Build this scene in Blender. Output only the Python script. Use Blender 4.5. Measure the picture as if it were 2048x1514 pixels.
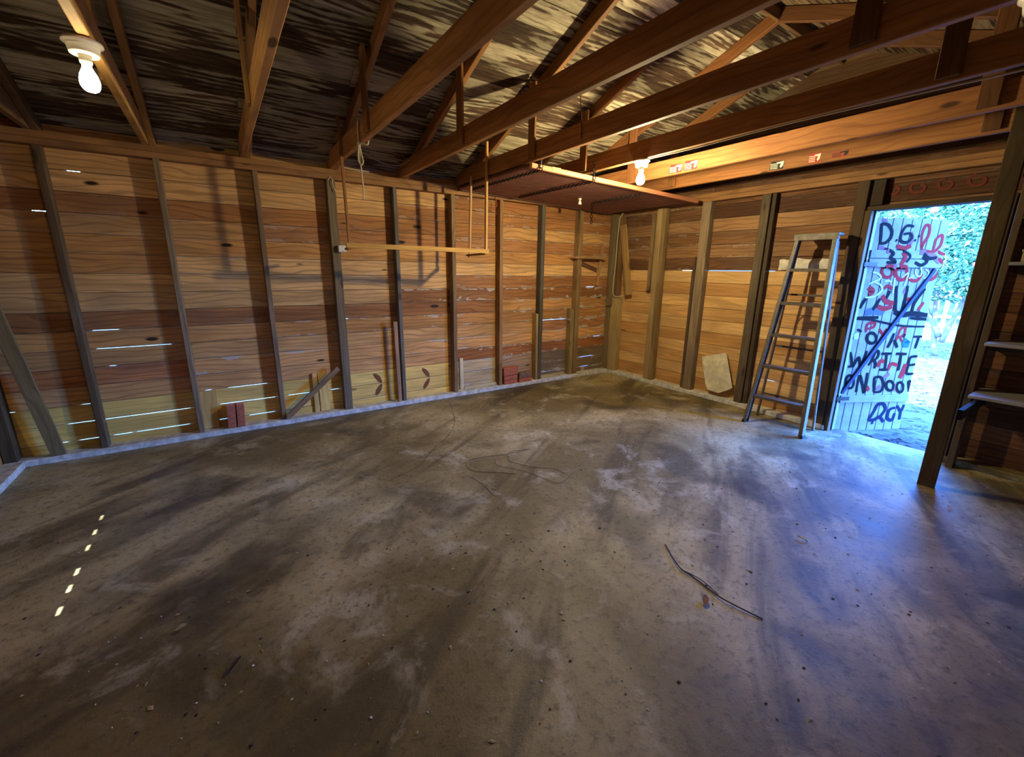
import bpy, bmesh, math, random
from mathutils import Vector, Matrix, noise
for o in list(bpy.data.objects): bpy.data.objects.remove(o, do_unlink=True)
RNG = random.Random(7)
sc = bpy.context.scene
C = sc.collection
V = Vector

# ------------------------------------------------------------------ camera
cam_d = bpy.data.cameras.new('camera'); cam = bpy.data.objects.new('camera', cam_d); C.objects.link(cam)
cam_d.sensor_fit = 'HORIZONTAL'; cam_d.sensor_width = 36.0; cam_d.lens = 36.0*857.8/2048.0
cam_d.clip_start = 0.02; cam_d.clip_end = 300
Rv = V((0.83019667, -0.55732345, 0.01280893)); Uv = V((0.12492951, 0.20839094, 0.97003393)); Fv = V((0.54329192, 0.80371872, -0.24263161))
M = Matrix.Identity(4)
for i in range(3):
    M[i][0] = Rv[i]; M[i][1] = Uv[i]; M[i][2] = -Fv[i]
M.translation = V((-4.721, -4.449, 1.431))
cam.matrix_world = M
sc.camera = cam

# ------------------------------------------------------------------ world, sun, exposure
SUN_DIR = V((-0.5, -0.1, 0.86)).normalized()          # towards the sun
w = bpy.data.worlds.new('world'); sc.world = w; w.use_nodes = True
nt = w.node_tree; nt.nodes.clear()
wo = nt.nodes.new('ShaderNodeOutputWorld'); bg = nt.nodes.new('ShaderNodeBackground'); sky = nt.nodes.new('ShaderNodeTexSky')
tint = nt.nodes.new('ShaderNodeMix'); tint.data_type = 'RGBA'; tint.blend_type = 'MULTIPLY'; tint.inputs['Factor'].default_value = 1.0
sky.sky_type = 'NISHITA'; sky.sun_disc = False; sky.sun_elevation = math.radians(58); sky.sun_rotation = math.radians(260)
nt.links.new(sky.outputs[0], tint.inputs['A']); tint.inputs['B'].default_value = (0.23, 0.58, 1.58, 1)
nt.links.new(tint.outputs['Result'], bg.inputs['Color']); bg.inputs['Strength'].default_value = 14.0
nt.links.new(bg.outputs[0], wo.inputs['Surface'])
sd = bpy.data.lights.new('sun', 'SUN'); sd.energy = 36.0; sd.angle = 0.009; sd.color = (0.86, 0.95, 1.0)
so = bpy.data.objects.new('sun', sd); C.objects.link(so); so.rotation_euler = SUN_DIR.to_track_quat('Z', 'Y').to_euler(); so.location = (-10, -4, 18)
pl = bpy.data.lights.new('door_portal', 'AREA'); pl.shape = 'RECTANGLE'; pl.size = 0.78; pl.size_y = 1.98; pl.cycles.is_portal = True
po = bpy.data.objects.new('door_portal', pl); C.objects.link(po)
po.matrix_world = Matrix(((0, 0, 1, 0.06), (1, 0, 0, -3.335), (0, 1, 0, 0.97), (0, 0, 0, 1)))
vs = sc.view_settings; sc.display_settings.display_device = 'sRGB'
vs.view_transform = 'Standard'; vs.look = 'None'; vs.gamma = 1.0; vs.use_curve_mapping = False; vs.exposure = 0.0
BULB = 2300.0
sc.cycles.max_bounces = 6; sc.cycles.diffuse_bounces = 4; sc.cycles.glossy_bounces = 2; sc.cycles.transmission_bounces = 1; sc.cycles.transparent_max_bounces = 2; sc.cycles.volume_bounces = 0

# ------------------------------------------------------------------ helpers
def lin(h):
    h = h.lstrip('#'); c = [int(h[i:i+2], 16)/255 for i in (0, 2, 4)]
    return tuple((x/12.92 if x <= .04045 else ((x+.055)/1.055)**2.4) for x in c)
WM = {}
def link(o, parent=None, mw=None):
    C.objects.link(o)
    mw = mw or Matrix.Identity(4)
    WM[o.name] = mw
    if parent:
        o.parent = parent
        o.matrix_basis = WM[parent.name].inverted() @ mw
    else:
        o.matrix_basis = mw
    return o
def tag(o, label=None, cat=None, group=None, kind=None):
    if label: o['label'] = label
    if cat: o['category'] = cat
    if group: o['group'] = group
    if kind: o['kind'] = kind
    return o
def thing(name, loc, label=None, cat=None, group=None, kind=None):
    o = bpy.data.objects.new(name, None); o.empty_display_size = .1
    link(o, None, Matrix.Translation(V(loc)))
    return tag(o, label, cat, group, kind)
def obj(name, me, mat, parent=None, mw=None, color=None):
    o = bpy.data.objects.new(name, me)
    if mat:
        mats = mat if isinstance(mat, (list, tuple)) else [mat]
        if len(me.materials) == 0:
            for m in mats: me.materials.append(m)
    link(o, parent, mw)
    if color: o.color = (*color, 1)
    return o
MC = {}
def box_mesh(L, W, T, bev=.003):
    k = (round(L, 4), round(W, 4), round(T, 4), bev)
    bm = bmesh.new(); bmesh.ops.create_cube(bm, size=1)
    bmesh.ops.scale(bm, vec=(L, W, T), verts=bm.verts)
    if bev: bmesh.ops.bevel(bm, geom=bm.edges[:], offset=min(bev, .3*min(L, W, T)), segments=1, affect='EDGES')
    me = bpy.data.meshes.new('board'); bm.to_mesh(me); bm.free(); return me
def frame(c, x, z):
    x = V(x).normalized(); z = V(z); z = (z - x*z.dot(x)).normalized(); y = z.cross(x)
    m = Matrix.Identity(4)
    for i in range(3): m[i][0] = x[i]; m[i][1] = y[i]; m[i][2] = z[i]
    m.translation = V(c); return m
def beam(name, a, b, wd, th, zdir, mat, parent, color=None, bev=.003, paint=0.0):
    """board from a to b: width wd across, thickness th along zdir"""
    a = V(a); b = V(b); L = (b-a).length
    me = box_mesh(L, wd, th, bev)
    o = obj(name, me, mat, parent, frame((a+b)/2, b-a, zdir), color)
    o['hw'] = wd/2; o['paint'] = float(paint)
    return o
def box(name, xr, yr, zr, mat, parent, color=None, bev=.003, paint=0.0):
    d = [abs(r[1]-r[0]) for r in (xr, yr, zr)]; c = V([(r[0]+r[1])/2 for r in (xr, yr, zr)])
    ax = d.index(max(d)); ot = [i for i in range(3) if i != ax]
    tz = ot[0] if d[ot[0]] <= d[ot[1]] else ot[1]; wy = ot[1] if tz == ot[0] else ot[0]
    x = V((0, 0, 0)); x[ax] = 1; z = V((0, 0, 0)); z[tz] = 1
    return beam(name, c-x*d[ax]/2, c+x*d[ax]/2, d[wy], d[tz], z, mat, parent, color, bev, paint)
def raw(name, verts, faces, mat, parent=None, color=None, smooth=False, mids=None, origin=None):
    og = V(origin) if origin is not None else (V(verts[0])*0)
    me = bpy.data.meshes.new(name); me.from_pydata([tuple(V(v)-og) for v in verts], [], faces); me.update()
    o = obj(name, me, mat, parent, Matrix.Translation(og), color)
    if mids:
        for p_, i in zip(me.polygons, mids): p_.material_index = i
    if smooth:
        for p_ in me.polygons: p_.use_smooth = True
    return o
def smooth_pts(pts, n=6):
    pts = [V(p) for p in pts]
    if len(pts) < 3: return pts
    out = []
    for i in range(len(pts)-1):
        p0 = pts[max(i-1, 0)]; p1 = pts[i]; p2 = pts[i+1]; p3 = pts[min(i+2, len(pts)-1)]
        for k in range(n):
            t = k/n
            out.append(.5*((2*p1)+(p2-p0)*t+(2*p0-5*p1+4*p2-p3)*t*t+(3*p1-p0-3*p2+p3)*t**3))
    out.append(pts[-1]); return out
def tube_geo(pts, r, sides=6, r2=None):
    vs_, fs = [], []; n = len(pts); up = V((0, 0, 1))
    for i, p in enumerate(pts):
        d = (pts[min(i+1, n-1)]-pts[max(i-1, 0)]).normalized()
        if abs(d.dot(up)) > .95: up = V((1, 0, 0)) if abs(d.x) < .9 else V((0, 1, 0))
        a = d.cross(up).normalized(); b_ = a.cross(d)
        rr = r if r2 is None else r+(r2-r)*i/(n-1)
        for k in range(sides):
            t = 2*math.pi*k/sides; vs_.append(p+a*rr*math.cos(t)+b_*rr*math.sin(t))
    for i in range(n-1):
        for k in range(sides):
            fs.append((i*sides+k, i*sides+(k+1) % sides, (i+1)*sides+(k+1) % sides, (i+1)*sides+k))
    fs.append(tuple(range(sides))[::-1]); fs.append(tuple((n-1)*sides+k for k in range(sides)))
    return vs_, fs
def tube(name, pts, r, mat, parent=None, sm=True, sides=6, r2=None, color=None):
    p = smooth_pts(pts) if sm else [V(q) for q in pts]
    v, f = tube_geo(p, r, sides, r2)
    return raw(name, v, f, mat, parent, color, True, origin=p[0])
def lathe(name, prof, mat, parent, c, axis=(0, 0, 1), seg=24):
    m = frame(c, V(axis).orthogonal(), axis)
    vs_, fs = [], []
    for r, z in prof:
        for k in range(seg):
            t = 2*math.pi*k/seg; vs_.append((r*math.cos(t), r*math.sin(t), z))
    for i in range(len(prof)-1):
        for k in range(seg):
            fs.append((i*seg+k, i*seg+(k+1) % seg, (i+1)*seg+(k+1) % seg, (i+1)*seg+k))
    fs.append(tuple(range(seg))[::-1]); fs.append(tuple((len(prof)-1)*seg+k for k in range(seg)))
    me = bpy.data.meshes.new(name); me.from_pydata(vs_, [], fs); me.update()
    for p_ in me.polygons: p_.use_smooth = len(p_.vertices) == 4
    return obj(name, me, mat, parent, m)

# ------------------------------------------------------------------ materials
class NB:
    def __init__(s, name):
        s.m = bpy.data.materials.new(name); s.m.use_nodes = True; s.t = s.m.node_tree; s.t.nodes.clear()
        s.out = s.t.nodes.new('ShaderNodeOutputMaterial'); s.b = s.t.nodes.new('ShaderNodeBsdfPrincipled')
        s.t.links.new(s.b.outputs[0], s.out.inputs[0])
    def n(s, ty, **kw):
        nd = s.t.nodes.new(ty)
        for k, v in kw.items(): setattr(nd, k, v)
        return nd
    def l(s, a, b): s.t.links.new(a, b)
    def set(s, sock, v):
        if isinstance(v, (int, float, tuple, list)): sock.default_value = v
        else: s.l(v, sock)
    def math(s, op, a, b=None, c=None, clamp=False):
        nd = s.n('ShaderNodeMath', operation=op, use_clamp=clamp)
        for i, v in enumerate((a, b, c)):
            if v is not None: s.set(nd.inputs[i], v)
        return nd.outputs[0]
    def mix(s, f, a, b, mode='MIX'):
        nd = s.n('ShaderNodeMix', data_type='RGBA', blend_type=mode)
        s.set(nd.inputs['Factor'], f)
        for k, v in (('A', a), ('B', b)): s.set(nd.inputs[k], (*v, 1) if isinstance(v, tuple) and len(v) == 3 else v)
        return nd.outputs['Result']
    def noise(s, vec, scale, detail=4, rough=.6, dist=0.0):
        nd = s.n('ShaderNodeTexNoise'); s.l(vec, nd.inputs['Vector'])
        nd.inputs['Scale'].default_value = scale; nd.inputs['Detail'].default_value = detail
        nd.inputs['Roughness'].default_value = rough; nd.inputs['Distortion'].default_value = dist
        return nd.outputs['Fac']
    def ramp(s, f, lo, hi):
        nd = s.n('ShaderNodeMapRange', interpolation_type='SMOOTHSTEP'); s.set(nd.inputs['Value'], f)
        nd.inputs['From Min'].default_value = lo; nd.inputs['From Max'].default_value = hi
        return nd.outputs['Result']
    def vmul(s, v, sc_):
        nd = s.n('ShaderNodeVectorMath', operation='MULTIPLY'); s.l(v, nd.inputs[0]); nd.inputs[1].default_value = sc_; return nd.outputs[0]
    def vadd(s, v, w_):
        nd = s.n('ShaderNodeVectorMath', operation='ADD'); s.l(v, nd.inputs[0]); s.set(nd.inputs[1], w_); return nd.outputs[0]
    def bump(s, h, st=.3, d=.01):
        nd = s.n('ShaderNodeBump'); s.l(h, nd.inputs['Height']); nd.inputs['Strength'].default_value = st; nd.inputs['Distance'].default_value = d
        s.l(nd.outputs[0], s.b.inputs['Normal'])
def solid(name, hexc, rough=.6, metal=0.0, nz=0.0, nscale=30):
    b = NB(name); c = lin(hexc) if isinstance(hexc, str) else hexc
    if nz:
        tc = b.n('ShaderNodeTexCoord'); f = b.noise(tc.outputs['Object'], nscale, 5, .65)
        col = b.mix(b.ramp(f, .35, .7), tuple(x*(1-nz) for x in c), tuple(min(1, x*(1+nz*.6)) for x in c)); b.l(col, b.b.inputs['Base Color'])
        b.bump(f, .25, .004)
    else: b.b.inputs['Base Color'].default_value = (*c, 1)
    b.b.inputs['Roughness'].default_value = rough; b.b.inputs['Metallic'].default_value = metal
    if name.startswith(('spray', 'door_paint', 'brace_dark')): b.b.inputs['Specular IOR Level'].default_value = .06
    return b.m
def wood_coords(b):
    tc = b.n('ShaderNodeTexCoord'); oi = b.n('ShaderNodeObjectInfo')
    rv = b.n('ShaderNodeCombineXYZ'); r1 = b.math('MULTIPLY', oi.outputs['Random'], 73.0)
    for i in range(3): b.l(b.math('MULTIPLY', r1, (1.0, .37, .71)[i]), rv.inputs[i])
    p = b.vadd(tc.outputs['Object'], rv.outputs[0])
    return tc, oi, p
def wood(name, grain=.55, knots=1.0, rough=.75, grey=0.0):
    b = NB(name); tc, oi, p = wood_coords(b)
    fine = b.noise(b.vmul(p, (2.6, 60, 60)), 1.0, 2, .65)
    broad = b.noise(b.vmul(p, (1.5, 6, 6)), 1.0, 3, .5, .8)
    stain = b.noise(b.vmul(p, (1.6, 3.2, 3.2)), 1.0, 3, .6)
    wv = b.n('ShaderNodeTexWave', wave_type='BANDS', bands_direction='Y', wave_profile='SIN'); b.l(b.vmul(p, (.32, 1, 1)), wv.inputs['Vector'])
    wv.inputs['Scale'].default_value = 7; wv.inputs['Distortion'].default_value = 12; wv.inputs['Detail'].default_value = 1.5; wv.inputs['Detail Scale'].default_value = .8
    base = oi.outputs['Color']
    dark = b.mix(1.0, base, (.40, .34, .30), 'MULTIPLY')
    light = b.mix(1.0, base, (1.28, 1.24, 1.18), 'MULTIPLY')
    g1 = b.mix(b.ramp(broad, .3, .72), dark, light)
    g1 = b.mix(.55, g1, base)
    ring = b.math('MULTIPLY', b.ramp(wv.outputs['Fac'], .72, 1.0), grain)
    g2 = b.mix(ring, g1, dark)
    g3 = b.mix(b.math('MULTIPLY', b.ramp(fine, .45, .65), .25), g2, dark)
    # knots
    vo = b.n('ShaderNodeTexVoronoi', feature='F1', distance='EUCLIDEAN'); b.l(b.vmul(p, (1.7, 5.0, 5.0)), vo.inputs['Vector']); vo.inputs['Scale'].default_value = 1.0
    vo.inputs['Randomness'].default_value = 1.0
    kd = b.math('ADD', vo.outputs['Distance'], b.math('MULTIPLY', b.math('SUBTRACT', stain, .5), .12))
    kn = b.math('MULTIPLY', b.math('SUBTRACT', 1.0, b.ramp(kd, .05, .10)), knots)
    col = b.mix(kn, g3, (.028, .014, .007))
    # grey weathering and smudges
    col = b.mix(b.math('MULTIPLY', b.ramp(stain, .50, .72), .20+grey), col, (.17, .145, .12))
    # white paint that ran through the joints, along both long edges
    at = b.n('ShaderNodeAttribute', attribute_type='OBJECT', attribute_name='paint'); ah = b.n('ShaderNodeAttribute', attribute_type='OBJECT', attribute_name='hw')
    sx = b.n('ShaderNodeSeparateXYZ'); b.l(tc.outputs['Object'], sx.inputs[0])
    edge = b.math('SUBTRACT', ah.outputs['Fac'], b.math('ABSOLUTE', sx.outputs['Y']))
    run = b.noise(b.vmul(p, (7, 14, 14)), 1.0, 2, .7); run2 = stain
    wob = b.math('MULTIPLY', b.math('MULTIPLY', b.ramp(run, .42, .75), b.ramp(run2, .35, .6)), .05)
    pm = b.math('MULTIPLY', b.math('LESS_THAN', edge, wob), at.outputs['Fac'], clamp=True)
    col = b.mix(b.math('MULTIPLY', pm, .85), col, (.52, .47, .40))
    b.l(col, b.b.inputs['Base Color']); b.b.inputs['Roughness'].default_value = rough
    b.b.inputs['Specular IOR Level'].default_value = .3
    return b.m
WOOD = wood('old_wood'); BEAMW = wood('beam_wood', .35, .8, .7, -.2); GREYW = wood('weathered_wood', .4, .7, .8, .15)
PINE = wood('new_pine', .25, .55, .6, -.3)
def roof_wood():
    b = NB('roof_board_wood'); tc, oi, p = wood_coords(b)
    fine = b.noise(b.vmul(p, (3.0, 34, 34)), 1.0, 4, .7)
    big = b.noise(b.vmul(p, (1.5, 5, 5)), 1.0, 4, .6, .4)
    wv = b.n('ShaderNodeTexWave', wave_type='BANDS', bands_direction='Y', wave_profile='SIN'); b.l(b.vmul(p, (.3, 1, 1)), wv.inputs['Vector'])
    wv.inputs['Scale'].default_value = 7; wv.inputs['Distortion'].default_value = 12; wv.inputs['Detail'].default_value = 1.5; wv.inputs['Detail Scale'].default_value = .7
    brown = b.mix(b.ramp(fine, .3, .7), lin('#3d2e22'), lin('#6f5844'))
    pale = b.mix(b.ramp(fine, .35, .7), lin('#93896e'), lin('#c8bea2'))
    s1 = b.math('ADD', b.math('MULTIPLY', wv.outputs['Fac'], .16), b.math('MULTIPLY', big, 1.25))
    s1 = b.math('ADD', s1, b.math('MULTIPLY', fine, .34))
    s1 = b.math('ADD', s1, b.math('MULTIPLY', oi.outputs['Random'], .22))
    col = b.mix(b.ramp(s1, .89, 1.03), brown, pale)
    col = b.mix(1.0, col, oi.outputs['Color'], 'MULTIPLY')
    b.l(col, b.b.inputs['Base Color']); b.b.inputs['Roughness'].default_value = .85; b.b.inputs['Specular IOR Level'].default_value = .2
    return b.m
ROOFW = roof_wood()
def concrete():
    b = NB('stained_concrete'); tc = b.n('ShaderNodeTexCoord'); p = tc.outputs['Object']
    mp = b.n('ShaderNodeMapping'); mp.inputs['Rotation'].default_value = (0, 0, math.radians(-32)); b.l(p, mp.inputs['Vector'])
    q = mp.outputs[0]
    big = b.noise(b.vmul(p, (.75, .75, .75)), 1.0, 4, .55, .4)
    drag = b.noise(b.vmul(q, (.55, 2.6, 1)), 1.0, 5, .6, .8)
    mid = b.noise(p, 3.2, 6, .65, .5); fine = b.noise(p, 26, 6, .7); grit = b.noise(p, 120, 3, .7)
    c = b.mix(b.ramp(big, .40, .62), lin('#77683f'), lin('#b3a476'))
    c = b.mix(b.math('MULTIPLY', b.ramp(drag, .47, .64), .75), c, lin('#4a3f26'))
    c = b.mix(b.math('MULTIPLY', b.ramp(mid, .52, .68), .45), c, lin('#d3c9a8'))
    c = b.mix(b.math('MULTIPLY', b.ramp(mid, .46, .30), .45), c, lin('#54482c'))
    c = b.mix(b.math('MULTIPLY', b.ramp(fine, .50, .66), .55), c, lin('#4c4229'))
    c = b.mix(b.math('MULTIPLY', b.ramp(grit, .58, .72), .6), c, lin('#37302a'))
    c = b.mix(b.math('MULTIPLY', b.ramp(b.noise(p, 75, 2, .5), .70, .76), .5), c, lin('#b8ae98'))
    # darker oil marks
    oil = b.noise(b.vmul(p, (1.3, 1.3, 1)), 1.0, 3, .5, .3)
    c = b.mix(b.math('MULTIPLY', b.ramp(oil, .54, .68), .65), c, lin('#352b18'))
    b.l(c, b.b.inputs['Base Color'])
    b.l(b.math('ADD', .42, b.math('MULTIPLY', mid, .3)), b.b.inputs['Roughness']); b.b.inputs['Specular IOR Level'].default_value = .45
    h = b.math('ADD', b.math('MULTIPLY', mid, 1.2), b.math('ADD', b.math('MULTIPLY', fine, .5), b.math('MULTIPLY', grit, .15)))
    b.bump(h, .35, .012); return b.m
CONC = concrete()
CURB = solid('painted_curb', '#d2d0c6', .8, 0, .35, 14)
BRICK = solid('brick_red', '#b8684a', .85, 0, .3, 40); BRICKG = solid('brick_sooty', '#84695a', .9, 0, .4, 30)
ALU = solid('worn_aluminium', '#675f53', .55, .1, .3, 18); ALUD = solid('ladder_step_grey', '#544b40', .6, .1, .3, 18)
PORC = solid('porcelain', '#e6e0cf', .25); BRASS = solid('brass', '#b08a4a', .35, .9); BLACKM = solid('dark_iron', '#1b1a1a', .5, .6)
ROPE = solid('cotton_rope', '#d9cba6', .9, 0, .2, 200); CABLE = solid('pale_cable', '#9a8a70', .6); TWIG = solid('dry_twig', '#3a2c20', .9)
CRACK = solid('crack_dirt', '#463c2b', .95); WIREM = solid('rusty_wire', '#6b543a', .7, .3); REDW = solid('red_wire', '#b4542f', .6)
RED = solid('stamp_red', '#b3261e', .7); CREAM = solid('stamp_cream', '#e8e0c8', .7); BLACKP = solid('stamp_black', '#15130f', .7); KNOTM = solid('brown_knot', '#7c4626', .8); SCRAWL = solid('old_red_paint', '#6a2e1e', .9); PINKR = solid('faded_red', '#9c4a35', .8)
YEL = solid('yellow_tag', '#e3c455', .6, 0, .2, 60); WHITEP = solid('white_plastic', '#dcdcd6', .5); PAPER = solid('stained_board', '#ddd4b4', .8, 0, .25, 9)
FOAM = solid('white_foam', '#d8d2c2', .9, 0, .2, 25); PANELM = solid('panel_brown', '#8a5644', .7, 0, .25, 8); RAILM = wood('pink_rail', .25, .4, .65, -.3)
CHIP = solid('pale_chip', '#cfc8b8', .8); LEAFB = solid('dry_leaf', '#8a5a24', .8); LEAFP = solid('pale_leaf', '#a8926a', .8); GREENP = solid('green_plastic', '#2f9a4c', .5)
HOLE = solid('board_hole', '#0d0805', 1.0)
def emis(name, col, st):
    b = NB(name); b.t.nodes.remove(b.b); e = b.n('ShaderNodeEmission'); e.inputs[0].default_value = (*col, 1); e.inputs[1].default_value = st
    b.l(e.outputs[0], b.out.inputs[0]); return b.m
BULBM = emis('lit_bulb', (1.0, .82, .46), BULB); BULBD = emis('dim_lit_bulb', (1.0, .82, .46), BULB*.045)
GLASSD = solid('unlit_bulb_glass', '#d9d6cc', .15)
PAINTW = solid('door_paint', '#787275', .7, 0, .12, 12); PAINTJ = solid('jamb_paint', '#6a6a6c', .7, 0, .12, 12)

# board tints
T_W1 = ['#d2a266', '#c28d50', '#daad70', '#ae7946', '#ca9658', '#ba8250', '#deb072', '#a26e3e']
T_W2 = ['#a47a50', '#8e6640', '#b0865a', '#7d5838']
T_NEW = ['#f0cc70', '#eac468', '#f4d67c']
T_ORG = ['#dcb070', '#d0a264', '#e2b878', '#c49458']
T_STUD = ['#8a7456', '#93795a', '#7d6a50', '#9a7f5c']
T_JOIST = ['#b07c4a', '#a87444', '#b8844e', '#a06c40']
def tint_(l, i=None, j=.08):
    c = lin(l[(i if i is not None else RNG.randrange(len(l))) % len(l)])
    f = 1+RNG.uniform(-j, j); return tuple(x*f for x in c)

# ------------------------------------------------------------------ the building shell
XW, YS = -6.15, -5.0      # inner siding planes: left end wall x, back wall y ; near corner at (0,0)
T = .018
floor = box('floor', (XW-.05, .06), (YS-.05, .06), (-.16, 0), CONC, None, bev=0)
tag(floor, 'stained grey brown concrete slab floor', None, None, 'structure')
cracks = [[(-2.709, -.167), (-2.817, -.526), (-3.012, -.942), (-3.245, -1.238), (-3.386, -1.343), (-3.505, -1.467)],
          [(-3.284, -.64), (-2.974, -.832), (-2.787, -1.048), (-2.635, -1.256)], [(-3.393, -1.926), (-3.376, -2.114), (-3.375, -2.276), (-3.333, -2.302)],
          [(-3.505, -1.467), (-3.62, -1.6), (-3.9, -1.72)], [(-3.245, -1.238), (-3.1, -1.5), (-3.0, -1.62)]]
for cr in cracks:
    p = smooth_pts([(x+RNG.uniform(-.01, .01), y, 0.0012) for x, y in cr], 8); v = []; f = []
    for i, q in enumerate(p):
        d = (p[min(i+1, len(p)-1)]-p[max(i-1, 0)]).normalized(); s = V((-d.y, d.x, 0))*RNG.uniform(.001, .003)
        v += [q+s, q-s]
        if i: f.append((2*i-2, 2*i-1, 2*i+1, 2*i))
    raw('crack', v, f, CRACK, floor)

wall_left = thing('wall_left', (-3, 0, 0), 'long plank wall with exposed studs on the left', None, None, 'structure')
wall_right = thing('wall_right', (0, -2.5, 0), 'plank wall with the open doorway on the right', None, None, 'structure')
wall_back = thing('wall_back', (-3, YS, 0), 'plank wall behind the viewer', None, None, 'structure')
wall_end = thing('wall_end', (XW, -2.5, 0), 'short plank wall at the far left edge', None, None, 'structure')

ROW = .14
def rows(z0, z1, off):
    zs = [z0]; k = math.floor((z0-off)/ROW)+1
    while off+k*ROW < z1-.03:
        if off+k*ROW > z0+.03: zs.append(off+k*ROW)
        k += 1
    zs.append(z1); return list(zip(zs[:-1], zs[1:]))
# --- W1 (left wall): y = 0 plane, siding occupies y in [0, T]
SL1 = {  # seam height index -> open slit intervals in x (light shows through)
    .115: [(-5.90, -5.83), (-5.76, -5.62), (-5.56, -5.45), (-5.42, -5.07), (-4.85, -4.8), (-4.62, -4.42), (-1.28, -1.22), (-1.19, -1.12), (-1.10, -1.05), (-.52, -.36)],
    .255: [(-5.80, -5.05), (-4.83, -4.40), (-4.28, -4.10), (-3.90, -3.83), (-.55, -.30)],
    .395: [(-6.10, -6.06), (-5.70, -5.66), (-4.92, -4.88), (-4.75, -4.45)],
    .535: [(-.28, -.17)], .675: [(-5.50, -5.46)],
    .815: [(-5.55, -5.10), (-1.30, -.86)], .955: [(-5.55, -5.40), (-3.78, -3.68)], 1.235: [(-.48, -.34)],
    1.795: [(-5.72, -5.63)], 2.075: [(-5.5, -5.43)]}
def lap_strips(parent, z, rng, slits, place, h=.05):
    xs = [rng[0]]
    for a, b in sorted(slits): xs += [a, b]
    xs.append(rng[1])
    for i in range(0, len(xs), 2):
        if xs[i+1]-xs[i] > .004: place(parent, xs[i], xs[i+1], z, h)
def place_w1(parent, a, b, z, h): box('lap_strip', (a, b), (T+.004, T+.014), (z-h/2, z+h/2), GREYW, parent, tint_(T_W1), 0)
def place_w2(parent, a, b, z, h): box('lap_strip', (T+.004, T+.014), (a, b), (z-h/2, z+h/2), GREYW, parent, tint_(T_W2), 0)
studs_x = [-5.629, -5.007, -4.371, -3.80, -3.195, -2.575, -1.965, -1.365, -.755]
for r, (za, zb) in enumerate(rows(.03, 2.36, -.025)):
    new = zb < .42
    if new: cuts = [XW-.02, -2.56, -1.945, -1.345, .02]
    else:
        j = [-4.352, -1.945, -3.175, -2.555, -4.99, -1.345][r % 6]; cuts = [XW-.02, j, .02]
    for k, (xa, xb) in enumerate(zip(cuts[:-1], cuts[1:])):
        mid = (xa+xb)/2; paint = 0.0; m = WOOD
        if new and mid < -2.56: col = tint_(T_NEW); m = PINE; paint = .15
        elif new and mid < -1.95: col = tint_(['#cdb98c', '#c7b184']); m = PINE; paint = 1.0
        elif new and mid < -1.3: col = tint_(['#a98d70', '#b29577']); paint = .7
        elif new: col = tint_(['#7b6a52', '#84725a']); m = GREYW; paint = .8
        else:
            col = tint_(T_W1, r*3+k*5+r//3); paint = .1 if mid < -3.3 else (.9 if zb < 1.3 else .35)
            if zb < .8: col = tuple(c*f for c, f in zip(col, (1.0, .90, .84)))
        dy = RNG.uniform(-.003, .002)
        box('siding_board', (xa, xb-.001), (dy, T), (za+.0019, zb-.0019), m, wall_left, col, .002, paint)
    sl = [v for kk, v in SL1.items() if abs(kk-zb) < .02]
    if zb < 2.3: lap_strips(wall_left, zb, (XW-.03, .03), sl[0] if sl else [], place_w1)
# --- W2 (right wall): x = 0 plane with the doorway
DY0, DY1, DZ = -2.95, -3.72, 1.965
SL2 = {1.467: [(-1.34, -1.12), (-2.01, -1.47), (-2.20, -2.14)], .207: [(-2.6, -2.42)], .347: [(-2.38, -2.25)]}
for r, (za, zb) in enumerate(rows(.03, 2.36, .067)):
    segs = [(YS-.02, -1.43, 1), (-1.43, .02, 1)] if za >= DZ-.02 else [(YS-.02, DY1, 0), (DY0, -1.43 if r % 2 else -2.04, 1), (-1.43 if r % 2 else -2.04, .02, 1)]
    if za < DZ-.02 and zb > DZ: segs = [(YS-.02, DY1, 0), (DY0, .02, 1)]
    for ya, yb, _ in segs:
        ya, yb = min(ya, yb), max(ya, yb); mid = (ya+yb)/2
        if zb < 1.48 and mid > -3: col = tint_(T_ORG, r*3); m = PINE; paint = .05
        else: col = tint_(T_W2, r); m = WOOD; paint = .25 if mid > -1.3 else .05
        if mid < -3: col = tuple(c*f for c, f in zip(col, (.40, .33, .28)))  # boards above and right of door: wood tint darkened partly to paint in shade
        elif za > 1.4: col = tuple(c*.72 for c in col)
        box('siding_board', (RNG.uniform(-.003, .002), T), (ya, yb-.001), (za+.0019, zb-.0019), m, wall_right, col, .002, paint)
    sl = [v for kk, v in SL2.items() if abs(kk-zb) < .02]
    if zb < DZ-.03:
        lap_strips(wall_right, zb, (YS-.03, DY1), [], place_w2); lap_strips(wall_right, zb, (DY0, .03), sl[0] if sl else [], place_w2)
    elif zb < 2.3: lap_strips(wall_right, zb, (YS-.03, .03), [], place_w2)
if True:   # siding row piece over the door up to the header
    box('siding_board', (0, T), (DY1, DY0), (DZ+.002, 2.024), WOOD, wall_right, tint_(T_W2), .002)
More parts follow.
